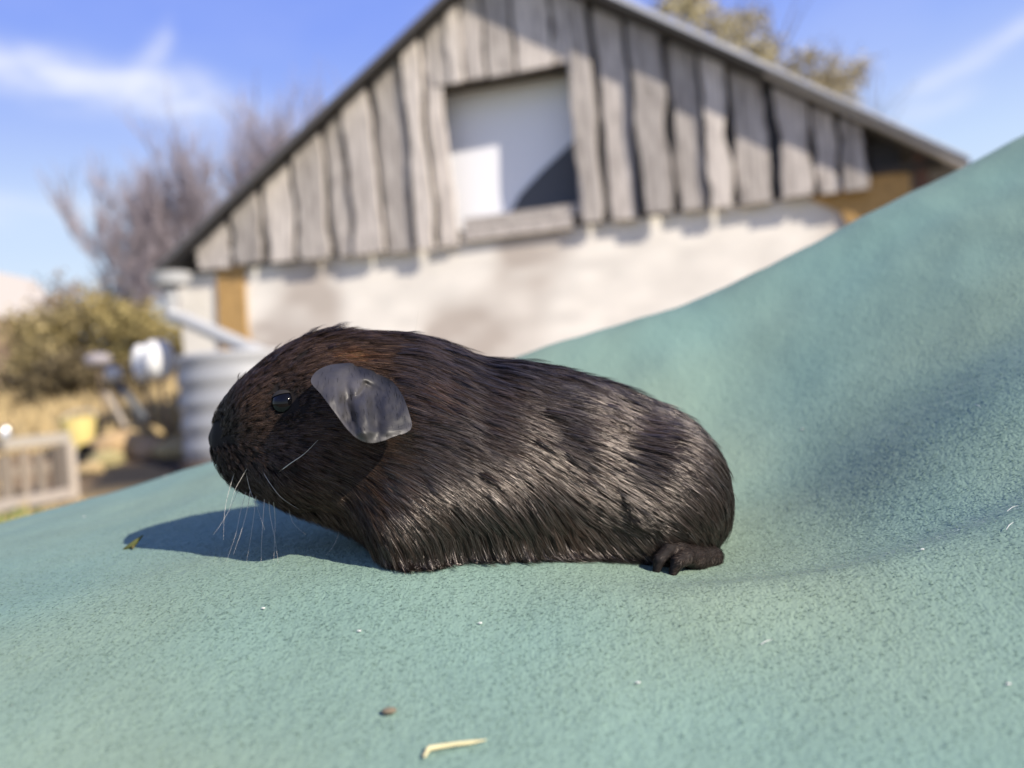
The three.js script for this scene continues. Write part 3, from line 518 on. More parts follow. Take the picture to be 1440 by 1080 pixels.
// profile: pixel column, top and bottom of the skin, half width in mm
const PR = [[303, 596, 634, 5], [312, 572, 656, 8], [330, 547, 680, 11], [355, 523, 694, 14], [385, 499, 705, 17.2], [420, 479, 714, 20.5], [460, 469, 726, 23.5], [500, 468, 742, 26], [550, 469, 768, 26.5], [575, 472, 786, 27.5], [600, 477, 788, 29], [650, 496, 788, 31], [695, 512, 788, 32], [720, 512, 787, 32.5], [760, 518, 786, 33], [820, 532, 784, 33], [880, 551, 772, 31.5], [925, 571, 772, 33], [956, 587, 766, 30.5], [978, 605, 760, 27], [993, 630, 748, 22], [1003, 664, 726, 15]];
const prx = PR.map((r) => (r[0] - 720) * PK);
const sTop = spline(prx, PR.map((r) => (540 - r[1]) * PK - PY0)), sBot = spline(prx, PR.map((r) => (540 - r[2]) * PK - PY0)), sHw = spline(prx, PR.map((r) => r[3] / 1000));
const TX0 = prx[0] - 0.002, TX1 = prx[prx.length - 1] + 0.002, TN = 1200, tT = new Float32Array(TN + 1), tB = new Float32Array(TN + 1), tH = new Float32Array(TN + 1);
for (let i = 0; i <= TN; i++) { const x = TX0 + (TX1 - TX0) * i / TN, xc = clamp(x, prx[0], prx[prx.length - 1]); const e0 = clamp((x - TX0) / 0.0045, 0, 1), e1 = clamp((TX1 - x) / 0.008, 0, 1), e = Math.sqrt(1 - (1 - e0) ** 2) * Math.sqrt(1 - (1 - e1) ** 2) * 0.92 + 0.08; const t = sTop(xc), b = sBot(xc), m = (t + b) / 2, h = (t - b) / 2; tT[i] = m + h * e; tB[i] = m - h * e; tH[i] = sHw(xc) * e; }
const smin = (a, b, k) => { const h = Math.max(k - Math.abs(a - b), 0) / k; return Math.min(a, b) - h * h * k * 0.25; };
const LUMPS = []; // [centre, radii] of haunches, shoulders, cheeks on both sides
for (const s of [1, -1]) { const M = (px, py, z) => { const p = P(px, py, z); p.z *= s; return p; }; LUMPS.push([M(942, 694, 0.022), V(0.0150, 0.0150, 0.0140)], [P(592, 712, 0).setZ(s * 0.019), V(0.0135, 0.0165, 0.0125)], [P(452, 650, 0).setZ(s * 0.0125), V(0.0125, 0.0115, 0.0115)], [P(392, 578, 0).setZ(s * 0.0105), V(0.009, 0.008, 0.007)], [P(585, 790, 0).setZ(s * 0.017), V(0.005, 0.008, 0.005)]); }
const spineZ = (x) => { const t = x + 0.03; return t <= 0 ? 0 : t < 0.03 ? -0.23 * t * t / 0.06 : -0.23 * (t - 0.015); };   // the hind end points a little away
function field(x, y, z) {
  const zc = spineZ(x), ks = PD / (PD - zc); x *= ks; y = (y + PY0) * ks - PY0; z -= zc;
  let u = (x - TX0) / (TX1 - TX0) * TN, out = 0; if (u < 0) { out = 6 * (TX0 - x); u = 0; } else if (u > TN - 1) { out = 6 * Math.max(0, x - TX1); u = TN - 1; }
  const i = Math.floor(u), f = u - i, t = tT[i] + (tT[i + 1] - tT[i]) * f, b = tB[i] + (tB[i + 1] - tB[i]) * f, hw = tH[i] + (tH[i + 1] - tH[i]) * f;
  const m = (t + b) / 2, h = (t - b) / 2, v = (y - m) / h; let wz = hw * (1 - 0.13 * clamp(v, -1.2, 1.2));
  const band = sstep(x, -0.005, 0.02); wz *= 1 + band * 0.04 * Math.sin(x * 215 + y * 60) + 0.02 * Math.sin(x * 95 + y * 130);
  const q = Math.sqrt(v * v + (z / wz) ** 2); let d = (q - 1) * Math.min(h, wz) * (0.6 + 0.4 / Math.max(q, 0.4)) + out;
  for (const [c, r] of LUMPS) { const a = (x - c.x) / r.x, e = (y - c.y) / r.y, g = (z - c.z) / r.z, l = Math.sqrt(a * a + e * e + g * g); if (l < 4) d = smin(d, (l - 1) * Math.min(r.x, r.y, r.z), 0.008); }
  return d;
}
const gradOf = (fn) => (p, out, e = 0.0003) => { const a = fn(p.x + e, p.y, p.z) - fn(p.x - e, p.y, p.z), b = fn(p.x, p.y + e, p.z) - fn(p.x, p.y - e, p.z), c = fn(p.x, p.y, p.z + e) - fn(p.x, p.y, p.z - e); out.set(a, b, c); const l = out.length() / (2 * e); out.normalize(); return l; };
const grad = gradOf(field);
function march(fn, min, max, res) {
  const mc = new MarchingCubes(res, undefined, false, false, 260000), h = res / 2, c = min.clone().add(max).multiplyScalar(0.5), s = max.clone().sub(min).multiplyScalar(0.5);
  for (let k = 0; k < res; k++) for (let j = 0; j < res; j++) for (let i = 0; i < res; i++) mc.field[i + j * res + k * res * res] = -fn(c.x + (i - h) / h * s.x, c.y + (j - h) / h * s.y, c.z + (k - h) / h * s.z);
  mc.isolation = 0; mc.update(); const n = mc.count, pos = new Float32Array(n * 3), nor = new Float32Array(n * 3), p = V(0, 0, 0), g = V(0, 0, 0), gr = gradOf(fn);
  for (let i = 0; i < n; i++) { p.set(c.x + mc.positionArray[i * 3] * s.x, c.y + mc.positionArray[i * 3 + 1] * s.y, c.z + mc.positionArray[i * 3 + 2] * s.z); gr(p, g); pos.set([p.x, p.y, p.z], i * 3); nor.set([g.x, g.y, g.z], i * 3); }
  return geoOf(pos, null, { normal: nor });
}
function capsule(x, y, z, a, b, ra, rb) { const bx = b.x - a.x, by = b.y - a.y, bz = b.z - a.z, t = clamp(((x - a.x) * bx + (y - a.y) * by + (z - a.z) * bz) / (bx * bx + by * by + bz * bz), 0, 1); return Math.hypot(x - a.x - bx * t, y - a.y - by * t, z - a.z - bz * t) - (ra + (rb - ra) * t); }
const bodyGeo = march(field, V(-0.099, -0.008, -0.056), V(0.080, 0.075, 0.040), 120);
// feet: chains of tapered bones joined smoothly, each on a grid of its own
function foot(bones, k = 0.0016) {
  const fn = (x, y, z) => { let d = 1; for (const [a, b, ra, rb, kk] of bones) d = smin(d, capsule(x, y, z, a, b, ra, rb), kk ?? k); return d; };
  const box = new THREE.Box3(); for (const [a, b] of bones) box.expandByPoint(a).expandByPoint(b); box.expandByScalar(0.006); return march(fn, box.min, box.max, 56);
}
const hind = (m) => { const Q = (px, py, z) => { if (m > 0) return P(px, py, z - 0.0135); const p = P(px, py, -0.0135); p.z = -0.0135 - z; return p; };
  const heel = Q(1002, 783, 0.0250), mid = Q(978, 785, 0.0300), ball = Q(956, 777, 0.0325);
  return [[heel, mid, 0.0032, 0.0034], [mid, ball, 0.0034, 0.0034],
    [ball, Q(934, 768, 0.0318), 0.0026, 0.0017, 0.001], [Q(934, 768, 0.0318), Q(914, 778, 0.0308), 0.0017, 0.0015, 0.0006], [Q(914, 778, 0.0308), Q(906, 799, 0.0300), 0.0015, 0.0009, 0.0005],
    [ball, Q(940, 773, 0.0352), 0.0026, 0.0019, 0.0008], [Q(940, 773, 0.0352), Q(927, 787, 0.0370), 0.0019, 0.0016, 0.0005], [Q(927, 787, 0.0370), Q(922, 807, 0.0372), 0.0016, 0.0009, 0.0005],
    [mid, Q(966, 783, 0.0350), 0.0029, 0.0024, 0.001], [Q(966, 783, 0.0350), Q(953, 790, 0.0382), 0.0023, 0.0019, 0.0005], [Q(953, 790, 0.0382), Q(945, 809, 0.0390), 0.0019, 0.0010, 0.0005]]; };
const fore = (m) => { const Q = (px, py, z) => { const p = P(px, py, z); p.z *= m; return p; };
  const w = Q(578, 798, 0.0255); return [[Q(602, 780, 0.020), w, 0.0034, 0.0026], [w, Q(552, 806, 0.0275), 0.0022, 0.0012], [w, Q(548, 801, 0.0240), 0.0022, 0.0011], [w, Q(562, 811, 0.0298), 0.0022, 0.0012], [w, Q(576, 812, 0.0305), 0.0021, 0.0011]]; };
const whole = mergeGeometries([bodyGeo, foot(hind(1)), foot(hind(-1)), foot(fore(1)), foot(fore(-1))]);
{ const col = new Float32Array(whole.attributes.position.count * 3), q = V(0, 0, 0); for (let i = 0; i < col.length / 3; i++) { q.fromBufferAttribute(whole.attributes.position, i); const isBody = i < bodyGeo.attributes.position.count, n = 0.8 + 0.5 * noise3(q.x * 1500, q.y * 1500, q.z * 1500); const c = isBody ? [0.012, 0.0095, 0.0085] : [0.022 * n, 0.018 * n, 0.017 * n]; col.set(c, i * 3); } whole.setAttribute('color', new THREE.BufferAttribute(col, 3)); }
part('body', whole, new THREE.MeshPhysicalMaterial({ vertexColors: true, roughness: 0.75, specularIntensity: 0.3 }), pig);
{ // claws
  const mat = std(0.03, 0.027, 0.026, 0.35), tip = (p, dx, dy, dz, r) => part('claw', rope([p, p.clone().add(V(dx * 0.5, dy * 0.4, dz * 0.6)), p.clone().add(V(dx, dy, dz))], [r, r * 0.75, r * 0.15], 7), mat, pig);
  for (const m of [1, -1]) { const h = hind(m); tip(h[4][1], -0.0014, -0.0022, 0.0006 * m, 0.0008); tip(h[7][1], -0.0010, -0.0026, 0.0012 * m, 0.0009); tip(h[10][1], -0.0006, -0.0026, 0.0012 * m, 0.0009); const f = fore(m); for (let i = 1; i < 5; i++) tip(f[i][1], -0.0018, -0.0010, 0.0005 * m, 0.0007); }
}
const skinZ = (px, py) => { let lo = 0, hi = 0.05; for (let i = 0; i < 22; i++) { const m = (lo + hi) / 2, p = P(px, py, m); if (field(p.x, p.y, p.z) < 0) lo = m; else hi = m; } return lo; };
// eyes with a bare lid rim and a pinkish inner corner
const eyeZ = skinZ(401, 567) - 0.0023, eyeC = P(401, 567, eyeZ);
for (const m of [1, -1]) {
  const c = eyeC.clone(); c.z *= m; const eye = part('eye', new THREE.SphereGeometry(0.0039, 32, 24), new THREE.MeshPhysicalMaterial({ color: lin(0.003, 0.003, 0.004), roughness: 0.05, ior: 1.36 }), pig); eye.position.copy(c);
  const lidMat = std(0.009, 0.0072, 0.0065, 0.85);
  const upper = new THREE.SphereGeometry(0.00412, 32, 10, 0, Math.PI * 2, 0, Math.PI * 0.36).rotateZ(0.28).rotateX(-0.30 * m), lower = new THREE.SphereGeometry(0.00408, 32, 8, 0, Math.PI * 2, 0, Math.PI * 0.27).rotateX(Math.PI).rotateZ(0.2).rotateX(0.22 * m);
  part('eyelid', upper, lidMat, eye); part('eyelid', lower, lidMat, eye);
  part('tear_corner', new THREE.SphereGeometry(0.0007, 12, 8).scale(1.2, 0.8, 0.7).translate(-0.0042, -0.0026, 0.0013 * m), std(0.32, 0.2, 0.18, 0.15), eye);
}
// nose and mouth
{ const n = P(302, 612, 0); const g = new THREE.SphereGeometry(0.0028, 20, 14).scale(0.55, 1.1, 1.25); part('nose', g.translate(n.x + 0.0012, n.y, 0), std(0.016, 0.013, 0.013, 0.5), pig);
  for (const m of [1, -1]) part('nostril', rope([V(n.x - 0.0002, n.y + 0.0008, 0.0012 * m), V(n.x + 0.0003, n.y - 0.0002, 0.0026 * m), V(n.x + 0.0014, n.y + 0.0006, 0.0036 * m)], [0.0003, 0.0005, 0.0003], 6), std(0.002, 0.002, 0.002), pig);
  part('mouth', rope([P(314, 656, 0.0025), P(322, 662, 0.007), P(336, 664, 0.0098)].map((p) => p), [0.0003, 0.0005, 0.0002], 6), std(0.004, 0.003, 0.003), pig); }
let earZ;
// ears: bare wrinkled leathery flaps hanging off the head
const EARLINE = [[437, 536], [443, 524], [458, 515], [480, 511], [505, 511], [530, 519], [551, 535], [566, 556], [575, 580], [579, 601], [572, 608], [556, 613], [538, 620], [520, 623], [503, 617], [488, 603], [470, 579], [452, 555]];
const earPx = new THREE.CatmullRomCurve3(EARLINE.map(([x, y]) => V(x, y, 0)), true, 'centripetal').getSpacedPoints(96).slice(0, 96);
{
  const rings = 44, n = 96, C = [512, 562], pos = [], idx = [], col = [];
  const zAt = (px, py) => {
    const s = skinZ(clamp(px, 440, 580), clamp(py, 505, 620)), t = ((px - 520) * -0.42 + (py - 517) * 0.91) / 100, l = clamp((t + 0.18) / 1.2, 0, 1.1);
    let z = s - 0.0026 + 0.0165 * l * l * (3 - 2 * Math.min(l, 1)) * (1 - 0.1 * l) + 0.0045 * sstep(t, -0.2, 0.25);
    const left = sstep(px, 495, 437); z += 0.002 * left;
    // ridges and hollows of the shell
    const seg = (x0, y0, x1, y1, w) => { const dx = x1 - x0, dy = y1 - y0, u = clamp(((px - x0) * dx + (py - y0) * dy) / (dx * dx + dy * dy), 0, 1), d = Math.hypot(px - x0 - dx * u, py - y0 - dy * u); return Math.exp(-d * d / (w * w)); };
    z += 0.0022 * (seg(474, 524, 468, 560, 13) * 0.6 - 0.8 * seg(488, 530, 490, 590, 9) + 0.9 * seg(505, 535, 512, 606, 13) - 0.8 * seg(500, 520, 514, 546, 9) - 0.55 * seg(528, 545, 530, 612, 11) + 0.5 * seg(550, 560, 560, 602, 14) - 0.5 * seg(486, 560, 520, 548, 8));
    z += 0.0010 * (0.9 * seg(490, 534, 497, 552, 6) - 0.9 * seg(482, 566, 506, 556, 4) - 0.8 * seg(506, 556, 514, 540, 4) - 0.7 * seg(514, 540, 540, 552, 4) + 0.7 * seg(514, 562, 520, 590, 7) - 0.6 * seg(524, 560, 530, 600, 5) + 0.5 * seg(540, 566, 545, 604, 6) - 0.6 * seg(478, 545, 500, 600, 4) - 0.5 * seg(556, 560, 562, 600, 5));
    z += 0.0006 * noise3(px * 0.035, py * 0.035, 1) + 0.0004 * noise3(px * 0.12, py * 0.08, 4) + 0.00012 * noise3(px * 0.5, py * 0.14, 8);
    z += 0.0022 * sstep((px - 560) * 0.7 + (py - 590) * 0.7, -8, 22) * -1;                   // the tip droops back
    return z;
  };
  earZ = zAt;
  for (const face of [0, 1]) for (let i = 0; i <= rings; i++) for (let k = 0; k < n; k++) {
    const t = i / rings, px = lerp(C[0], earPx[k].x, t), py = lerp(C[1], earPx[k].y, t), edge = Math.sqrt(Math.max(0, 1 - Math.pow(t, 8)));
    const p = P(px, py, zAt(px, py)); p.z -= face * 0.0009 * edge; pos.push(p.x, p.y, p.z);
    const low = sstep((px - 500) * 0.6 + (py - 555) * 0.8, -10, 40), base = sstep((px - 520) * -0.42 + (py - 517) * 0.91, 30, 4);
    const bright = Math.exp(-(((px - 496) / 14) ** 2) - ((py - 545) / 18) ** 2);  // highlight on the central bump, painted into the ear colour
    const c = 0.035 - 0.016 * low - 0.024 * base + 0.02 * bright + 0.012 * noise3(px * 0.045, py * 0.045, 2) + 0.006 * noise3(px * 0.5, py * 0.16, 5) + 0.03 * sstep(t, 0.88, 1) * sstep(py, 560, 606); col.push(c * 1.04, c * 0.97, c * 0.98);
  }
  const o = (rings + 1) * n; for (let i = 0; i < rings; i++) for (let k = 0; k < n; k++) { const a = i * n + k, b = i * n + (k + 1) % n; idx.push(a, a + n, b, b, a + n, b + n, o + a, o + b, o + a + n, o + b, o + b + n, o + a + n); }
  for (let k = 0; k < n; k++) { const a = rings * n + k, b = rings * n + (k + 1) % n; idx.push(a, o + a, b, b, o + a, o + b); }
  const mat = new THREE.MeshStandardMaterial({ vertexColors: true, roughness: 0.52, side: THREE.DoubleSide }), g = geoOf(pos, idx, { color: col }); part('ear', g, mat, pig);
  const far = g.clone(); far.scale(1, 1, -1); const ix = far.index.array; for (let i = 0; i < ix.length; i += 3) { const t = ix[i]; ix[i] = ix[i + 1]; ix[i + 1] = t; } far.computeVertexNormals(); part('ear', far, mat, pig);
}
// whiskers
{
  const mat = std(0.62, 0.58, 0.52, 0.35), W = [
    [[392, 664], [408, 652], [428, 638], [447, 619], 0.012, 0.021, 0.00020], [[352, 690], [348, 715], [340, 745], [328, 780], 0.010, 0.016, 0.00014], [[346, 692], [338, 720], [332, 750], [318, 790], 0.009, 0.014, 0.00011],
    [[372, 700], [370, 730], [368, 760], [367, 800], 0.011, 0.015, 0.00014], [[378, 700], [380, 725], [386, 755], [392, 795], 0.011, 0.016, 0.00013], [[384, 700], [387, 730], [386, 760], [385, 790], 0.011, 0.016, 0.00012], [[360, 698], [357, 725], [352, 760], [345, 798], 0.010, 0.015, 0.00010], [[335, 688], [325, 712], [312, 735], [300, 752], 0.008, 0.012, 0.0001],
    [[400, 690], [406, 715], [412, 735], [430, 752], 0.013, 0.018, 0.0001], [[470, 730], [476, 750], [466, 772], [446, 792], 0.010, 0.012, 0.0001], [[330, 664], [322, 690], [316, 720], [314, 760], 0.010, 0.018, 0.0001], [[345, 660], [352, 690], [362, 715], [372, 745], 0.012, 0.02, 0.0001], [[365, 655], [380, 680], [396, 700], [420, 716], 0.013, 0.02, 0.00012], [[352, 650], [342, 668], [330, 690], [322, 720], 0.012, 0.02, 0.0001], [[584, 470], [586, 452], [588, 440], [590, 428], 0.004, 0.004, 0.00005]];
  for (const w of W) { const c = new THREE.CatmullRomCurve3(w.slice(0, 4).map(([x, y], i) => P(x, y, Math.max(lerp(w[4], w[5], i / 3), skinZ(x, y) + (i ? 0.0014 + 0.0012 * i : -0.0004))))); const n = 14; part('whisker', rope(c.getPoints(n), Array.from({ length: n + 1 }, (_, i) => 0.75 * w[6] * (1 - 0.85 * i / n)), 5), mat, pig); }
}
// fur: guide hairs combed along the body, each leading a tuft of strands
{
  const r = rngOf(2024), gau = () => (r() + r() + r() + r() - 2) * 1.0;
  const FLOW = [[304, 605, -55], [312, 640, 60], [325, 560, -48], [345, 535, -42], [380, 497, -32], [410, 480, -30], [450, 466, -18], [470, 490, -5], [520, 470, 4], [560, 470, 12], [600, 480, 33], [660, 500, 36], [690, 530, 38], [620, 520, 40], [330, 600, -20], [360, 590, -12], [360, 630, 5], [400, 540, -14], [430, 600, 0], [335, 660, 35], [370, 690, 50], [400, 700, 48], [420, 670, 28], [440, 716, 45], [480, 735, 55], [470, 650, 18], [520, 680, 25], [500, 720, 42], [540, 765, 68], [580, 800, 82], [620, 790, 80], [600, 760, 66], [540, 640, 14], [560, 560, 18], [590, 540, 34], [600, 600, 10], [640, 560, 34], [640, 620, 26], [580, 690, 35], [620, 680, 32], [650, 720, 62], [680, 770, 74], [690, 660, 30], [720, 620, 20], [720, 560, 16], [740, 690, 52], [740, 760, 66], [700, 720, 60], [790, 660, 36], [790, 740, 56], [830, 780, 22], [870, 775, 14], [780, 560, 13], [800, 610, 22], [850, 620, 14], [850, 690, 32], [840, 740, 36], [880, 570, 16], [920, 610, 18], [930, 650, 24], [900, 700, 30], [920, 740, 38], [960, 610, 24], [990, 640, 34], [960, 690, 38], [985, 730, 52], [1010, 700, 60], [1020, 660, 48], [1000, 770, 62], [960, 760, 50]];
  const flowAt = (px, py) => { let sx = 0, sy = 0; for (const [x, y, a] of FLOW) { const d2 = (px - x) ** 2 + (py - y) ** 2 + 150, w = 1 / (d2 * Math.sqrt(d2)), q = a * Math.PI / 180; sx += w * Math.cos(q); sy += w * Math.sin(q); } return Math.atan2(sy, sx); };
  const LEN = [[303, 1.2], [330, 2.2], [380, 3.6], [440, 5], [490, 7], [530, 10.5], [590, 14.5], [700, 14], [850, 14], [940, 13], [1000, 12], [1036, 11]], lenAt = spline(LEN.map((l) => l[0]), LEN.map((l) => l[1]));
  const pa = bodyGeo.attributes.position.array, nt = pa.length / 9, cum = new Float32Array(nt); let area = 0; const A = V(0, 0, 0), B = V(0, 0, 0), C = V(0, 0, 0);
  for (let i = 0; i < nt; i++) { A.fromArray(pa, i * 9); B.fromArray(pa, i * 9 + 3); C.fromArray(pa, i * 9 + 6); area += B.clone().sub(A).cross(C.clone().sub(A)).length() / 2; cum[i] = area; }
  const pick = () => { const t = r() * area; let lo = 0, hi = nt - 1; while (lo < hi) { const m = (lo + hi) >> 1; if (cum[m] < t) lo = m + 1; else hi = m; } return lo; };
  const S = 4, GN = 23500, dir = V(0, 0, 0), n = V(0, 0, 0), q = V(0, 0, 0), T = V(0, 0, 0), side = V(0, 0, 0), nn = V(0, 0, 0), tmp = V(0, 0, 0);
  const fp = [], fi = [], fc = [], fn = [], fu = [];
  let made = 0;
  for (let gi = 0; gi < GN; gi++) {
    const ti = pick(); A.fromArray(pa, ti * 9); B.fromArray(pa, ti * 9 + 3); C.fromArray(pa, ti * 9 + 6); let u = r(), v = r(); if (u + v > 1) { u = 1 - u; v = 1 - v; }
    const root = A.clone().addScaledVector(B.clone().sub(A), u).addScaledVector(C.clone().sub(A), v); grad(root, n);
    if (n.z < -0.25 && r() < 0.6) continue;                     // the far flank is covered more thinly
    const [px, py] = toPx(root);
    const pd = PD - spineZ(root.x), mid = [720 + root.x / pd * F, 540 - (root.y + PY0) / pd * F];                                        // the same point carried to the middle plane
    const eyeD = Math.hypot(root.x - eyeC.x, root.y - eyeC.y); if (eyeD < 0.0040) continue;
    if (px < 306 && Math.abs(py - 614) < 16) continue;
    if (mid[0] > 865 && mid[1] > 764) continue; const rear = sstep(mid[0], 860, 930) * sstep(mid[1], 690, 765);
    const head = sstep(mid[0], 640, 450), low = sstep(mid[1], 700, 790);
    let len = lenAt(mid[0]) / 1000 * (0.75 + 0.5 * r()) * (1 + lerp(0.35, 0.1, head) * fbm(root.x * 120, root.y * 120, root.z * 120, 2)); len = Math.min(len, eyeD < 0.009 ? 0.0009 + (eyeD - 0.0040) * 0.6 : 1);
    const crest = sstep(Math.abs(mid[0] - 455), 45, 10) * sstep(mid[1], 490, 474); len *= (1 + 0.3 * crest) * (1 - 0.62 * rear) * (1 - 0.55 * sstep(mid[1], 762, 782) * sstep(mid[0], 535, 550) * sstep(mid[0], 625, 600));
    let ang = flowAt(px, py) + 0.46 * fbm(root.x * 90, root.y * 90, root.z * 90, 3) * (1 - 0.6 * head) + 0.11 * gau() * (1 - 0.4 * head);
    const path = [root.clone().addScaledVector(n, -0.0003)]; q.copy(path[0]); dir.set(Math.cos(ang), -Math.sin(ang), 0);
    const liftK = (0.0011 + 0.0007 * r()) * lerp(1, 0.30, head) * (1 + 0.8 * noise3(root.x * 160 + 5, root.y * 160, root.z * 160)) + 0.0055 * crest * r() * r() + (r() < 0.03 ? 0.0016 * (1 - 0.6 * head) : 0) + 0.0016 * sstep(mid[0], 960, 1010) * r() + (mid[1] < sTop(clamp(root.x, -0.09, 0.06)) * 0 + 540 && r() < 0.02 ? 0.002 * r() : 0), step = len / S;
    let hang = false;
    for (let i = 1; i <= S; i++) {
      const l = grad(q, n); T.copy(dir).addScaledVector(n, -dir.dot(n)).normalize();
      if (n.y < -0.30 && mid[1] > 700 && mid[0] < 880) hang = true;
      if (hang) { T.copy(dir).addScaledVector(n, -0.6 * dir.dot(n)); T.y -= 0.5; T.normalize(); q.addScaledVector(T, step); }
      else { q.addScaledVector(T, step); const l2 = grad(q, n), d = field(q.x, q.y, q.z) / Math.max(l2, 0.3), want = 0.0003 + liftK * (1 - Math.pow(1 - i / S, 2)) * (1 - 0.25 * i / S); q.addScaledVector(n, clamp((want - d) * 0.85, -0.002, 0.002)); }
      const fl = pigBlanket(q.x, q.z) + 0.0004; if (q.y < fl) { q.y = fl; q.x += step * 0.3 * (r() - 0.3); q.z += Math.sign(root.z) * step * 0.7 * r(); }
      path.push(q.clone());
      const [bx, by] = toPx(q), a2 = flowAt(bx, by) * 0.55 + ang * 0.45; dir.set(Math.cos(a2), -Math.sin(a2), 0);
    }
    grad(root, nn);
    const facing = nn.z > -0.1, count = Math.round((facing ? 15 : 8) * lerp(1, 1.15, head) * (0.7 + 0.6 * r()));
    const tuft = fbm(root.x * 300, root.y * 300, root.z * 300, 2);
    for (let s = 0; s < count; s++) {
      const t1 = V(gau(), gau(), gau()); t1.addScaledVector(nn, -t1.dot(nn)); const off = t1.multiplyScalar(0.0008), cl = lerp(0.28 + 0.42 * r(), 0.05 + 0.25 * r(), head), cut = 0.72 + 0.38 * r(), stray = r() < 0.07;
      const jit = V(gau(), gau(), gau()).multiplyScalar((stray ? 0.0011 : 0.0003) * lerp(1, 0.45, head)), guard = r() < 0.10 * (1 - head) * (1 - 0.9 * sstep(mid[1], 735, 770)), wid = (0.00005 + 0.000045 * r()) * lerp(1, 0.75, head) * (guard ? 1.25 : 1), roll = (r() - 0.5) * 1.1;
      let c = [0.0165, 0.0118, 0.0097]; const brown = [0.062, 0.037, 0.0245], rust = [0.13, 0.060, 0.024];
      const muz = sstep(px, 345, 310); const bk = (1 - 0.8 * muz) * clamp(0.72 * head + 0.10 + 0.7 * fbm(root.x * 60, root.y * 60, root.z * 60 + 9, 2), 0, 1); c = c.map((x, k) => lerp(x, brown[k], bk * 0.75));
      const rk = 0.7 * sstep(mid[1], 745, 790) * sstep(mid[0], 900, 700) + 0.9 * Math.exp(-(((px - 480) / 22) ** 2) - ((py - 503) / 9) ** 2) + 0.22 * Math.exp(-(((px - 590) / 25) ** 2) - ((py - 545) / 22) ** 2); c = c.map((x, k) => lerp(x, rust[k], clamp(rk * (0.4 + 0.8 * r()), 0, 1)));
      const under = 0.93 * sstep(mid[1], 708, 765) * (1 - 0.5 * sstep(mid[0], 860, 960)), dull = !guard && r() < under; if (dull) c = c.map((x) => x * 0.6);  // belly shadow painted in: hairs low on the body darker and duller
      const tone = (0.35 + 1.3 * r()) * (1 + lerp(0.35, 0.1, head) * tuft) * (r() < 0.07 ? 2.6 : 1); const base = fp.length / 3, uu = r();
      for (let i = 0; i <= S; i++) {
        const t = i / S, tt = Math.min(1, t * cut), fi0 = tt * S, i0 = Math.min(S - 1, Math.floor(fi0)), f = fi0 - i0; tmp.copy(path[i0]).lerp(path[i0 + 1], f);
        T.copy(path[i0 + 1]).sub(path[i0]).normalize(); tmp.addScaledVector(off, 1 - cl * Math.pow(t, 1.2)).addScaledVector(jit, t * t);
        if (tmp.y < 0.06 && i) { const fl = pigBlanket(tmp.x, tmp.z) + 0.0002; if (tmp.y < fl && mid[1] > 690) tmp.y = fl; }
        side.crossVectors(T, nn).normalize(); n.crossVectors(side, T).normalize(); const ca = Math.cos(roll), sa = Math.sin(roll); side.multiplyScalar(ca).addScaledVector(n, sa); n.crossVectors(side, T).normalize();
        const gu = head > 0.5 || dull ? uu * 0.3 : guard ? 0.992 : 0.33 + uu * 0.64; fu.push(gu, t); if (i < S) fu.push(gu, t);
        const w = wid * (1 - 0.75 * t * t), sh = tone * lerp(0.3, 1.3, t);
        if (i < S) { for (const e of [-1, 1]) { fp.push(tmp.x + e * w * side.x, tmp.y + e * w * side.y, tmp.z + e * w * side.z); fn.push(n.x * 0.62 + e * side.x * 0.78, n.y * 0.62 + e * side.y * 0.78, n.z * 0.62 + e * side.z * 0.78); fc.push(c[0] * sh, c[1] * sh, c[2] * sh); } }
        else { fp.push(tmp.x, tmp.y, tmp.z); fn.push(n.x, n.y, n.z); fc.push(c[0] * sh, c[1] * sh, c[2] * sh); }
      }
      for (let i = 0; i < S - 1; i++) { const a = base + i * 2; fi.push(a, a + 1, a + 2, a + 1, a + 3, a + 2); } const a = base + (S - 1) * 2; fi.push(a, a + 1, a + 2); made++;
    }
  }
  // short hair on the hind feet
  for (const m of [1, -1]) {
    const bones = hind(m), fa = foot(bones).attributes, cnt = fa.position.count; 
    for (let k = 0; k < 5200; k++) {
      const vi = Math.floor(r() * cnt), p = V(0, 0, 0).fromBufferAttribute(fa.position, vi), nr = V(0, 0, 0).fromBufferAttribute(fa.normal, vi); if (nr.y < -0.5) continue; const fpx = toPx(p)[0]; if (m > 0 && fpx < 950 && r() < 0.85) continue;
      T.set(-1, -0.55 + 0.3 * gau(), 0.35 * m + 0.3 * gau()); T.addScaledVector(nr, -T.dot(nr)).normalize(); side.crossVectors(T, nr).normalize();
      const L = 0.0009 + 0.0009 * r(), w = 0.00005 + 0.00003 * r(), tone = 0.5 + 1.1 * r(), base = fp.length / 3, uu = r() * 0.3, c = [0.040, 0.029, 0.024];
      for (const [t, e] of [[0, -1], [0, 1], [0.5, -1], [0.5, 1], [1, 0]]) { const h = 0.00035 * t * (2 - t); fp.push(p.x + T.x * L * t + nr.x * h + side.x * w * e * (1 - t * 0.5), p.y + T.y * L * t + nr.y * h + side.y * w * e * (1 - t * 0.5), p.z + T.z * L * t + nr.z * h + side.z * w * e * (1 - t * 0.5)); fn.push(nr.x * 0.7 + side.x * e * 0.7, nr.y * 0.7 + side.y * e * 0.7, nr.z * 0.7 + side.z * e * 0.7); fu.push(uu, 0.2 + 0.8 * t); const sh = tone * (0.5 + 0.8 * t); fc.push(c[0] * sh, c[1] * sh, c[2] * sh); }
      fi.push(base, base + 1, base + 2, base + 1, base + 3, base + 2, base + 2, base + 3, base + 4);
    }
  }
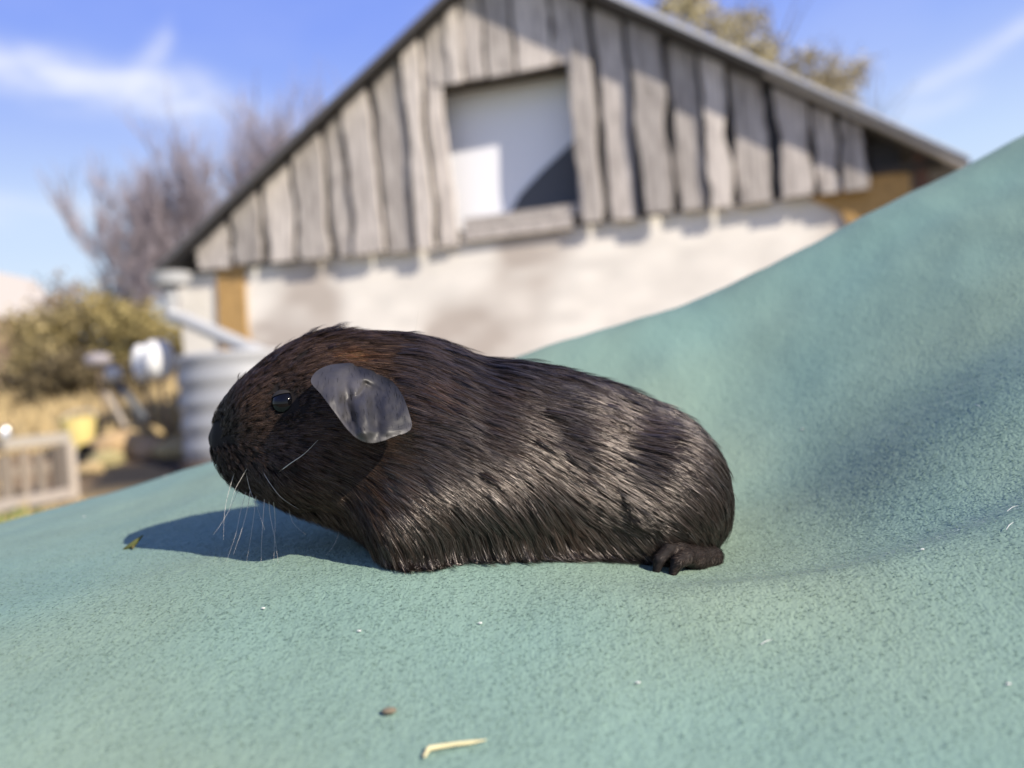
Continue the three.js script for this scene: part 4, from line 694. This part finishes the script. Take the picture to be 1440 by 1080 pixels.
  // sparse fine hair on the near ear
  for (let k = 0; k < 110; k++) {
    const e = earPx[Math.floor(r() * 96)], t = Math.sqrt(r()) * 0.97, px = lerp(512, e.x, t), py = lerp(562, e.y, t), a = 1.35 + 0.5 * gau() * 0.5 + 0.5 * sstep(px, 500, 440), L = 5 + 5 * r(), w = 0.000016 + 0.000014 * r(), base = fp.length / 3, tone = 0.6 + r(), uu = r() * 0.3;
    const pts = [0, 0.5, 1].map((s) => { const x = px + Math.cos(a) * L * s, y = py + Math.sin(a) * L * s; return P(x, y, earZ(clamp(x, 438, 578), clamp(y, 512, 622)) + 0.00004 + 0.00007 * s); });
    side.set(Math.sin(a), Math.cos(a), 0);
    pts.forEach((p, i) => { for (const e2 of i < 2 ? [-1, 1] : [0]) { fp.push(p.x + side.x * w * e2, p.y + side.y * w * e2, p.z); fn.push(side.x * e2 * 0.6, side.y * e2 * 0.6 + 0.2, 0.75); fu.push(uu, 0.3 + 0.3 * i); const q = 0.048 * tone; fc.push(q, q * 0.9, q * 0.88); } });
    fi.push(base, base + 1, base + 2, base + 1, base + 3, base + 2, base + 2, base + 3, base + 4);
  }
  console.log('strands', made, 'tris', fi.length / 3);
  const gw = 128, gh = 8, gd = new Uint8Array(gw * gh * 4);                  // dull underfur, glossy guard hairs, dull roots
  for (let i = 0; i < gw; i++) { const g = (0.06 + 0.94 * Math.pow(r(), 1.9)) * (i < gw * 0.31 ? 0.45 : 1) + (i === gw - 1 || i === gw - 2 ? 1 : 0); for (let j = 0; j < gh; j++) gd.set([255, 255, 255, Math.round(255 * Math.min(1, g) * sstep((j + 0.5) / gh, 0.05, 0.55))], (j * gw + i) * 4); }
  const gloss = new THREE.DataTexture(gd, gw, gh, THREE.RGBAFormat); gloss.wrapS = THREE.RepeatWrapping; gloss.needsUpdate = true;
  const furMat = new THREE.MeshPhysicalMaterial({ vertexColors: true, roughness: 0.37, ior: 2.3, specularColor: new THREE.Color().setRGB(1, 0.9, 0.84), specularIntensityMap: gloss, side: THREE.DoubleSide });
  const fur = part('fur', geoOf(new Float32Array(fp), new Uint32Array(fi), { uv: fu, color: new Float32Array(fc), normal: new Float32Array(fn) }), furMat, pig);
  fur.userData.kind = 'stuff';
}

renderer.render(scene, camera);
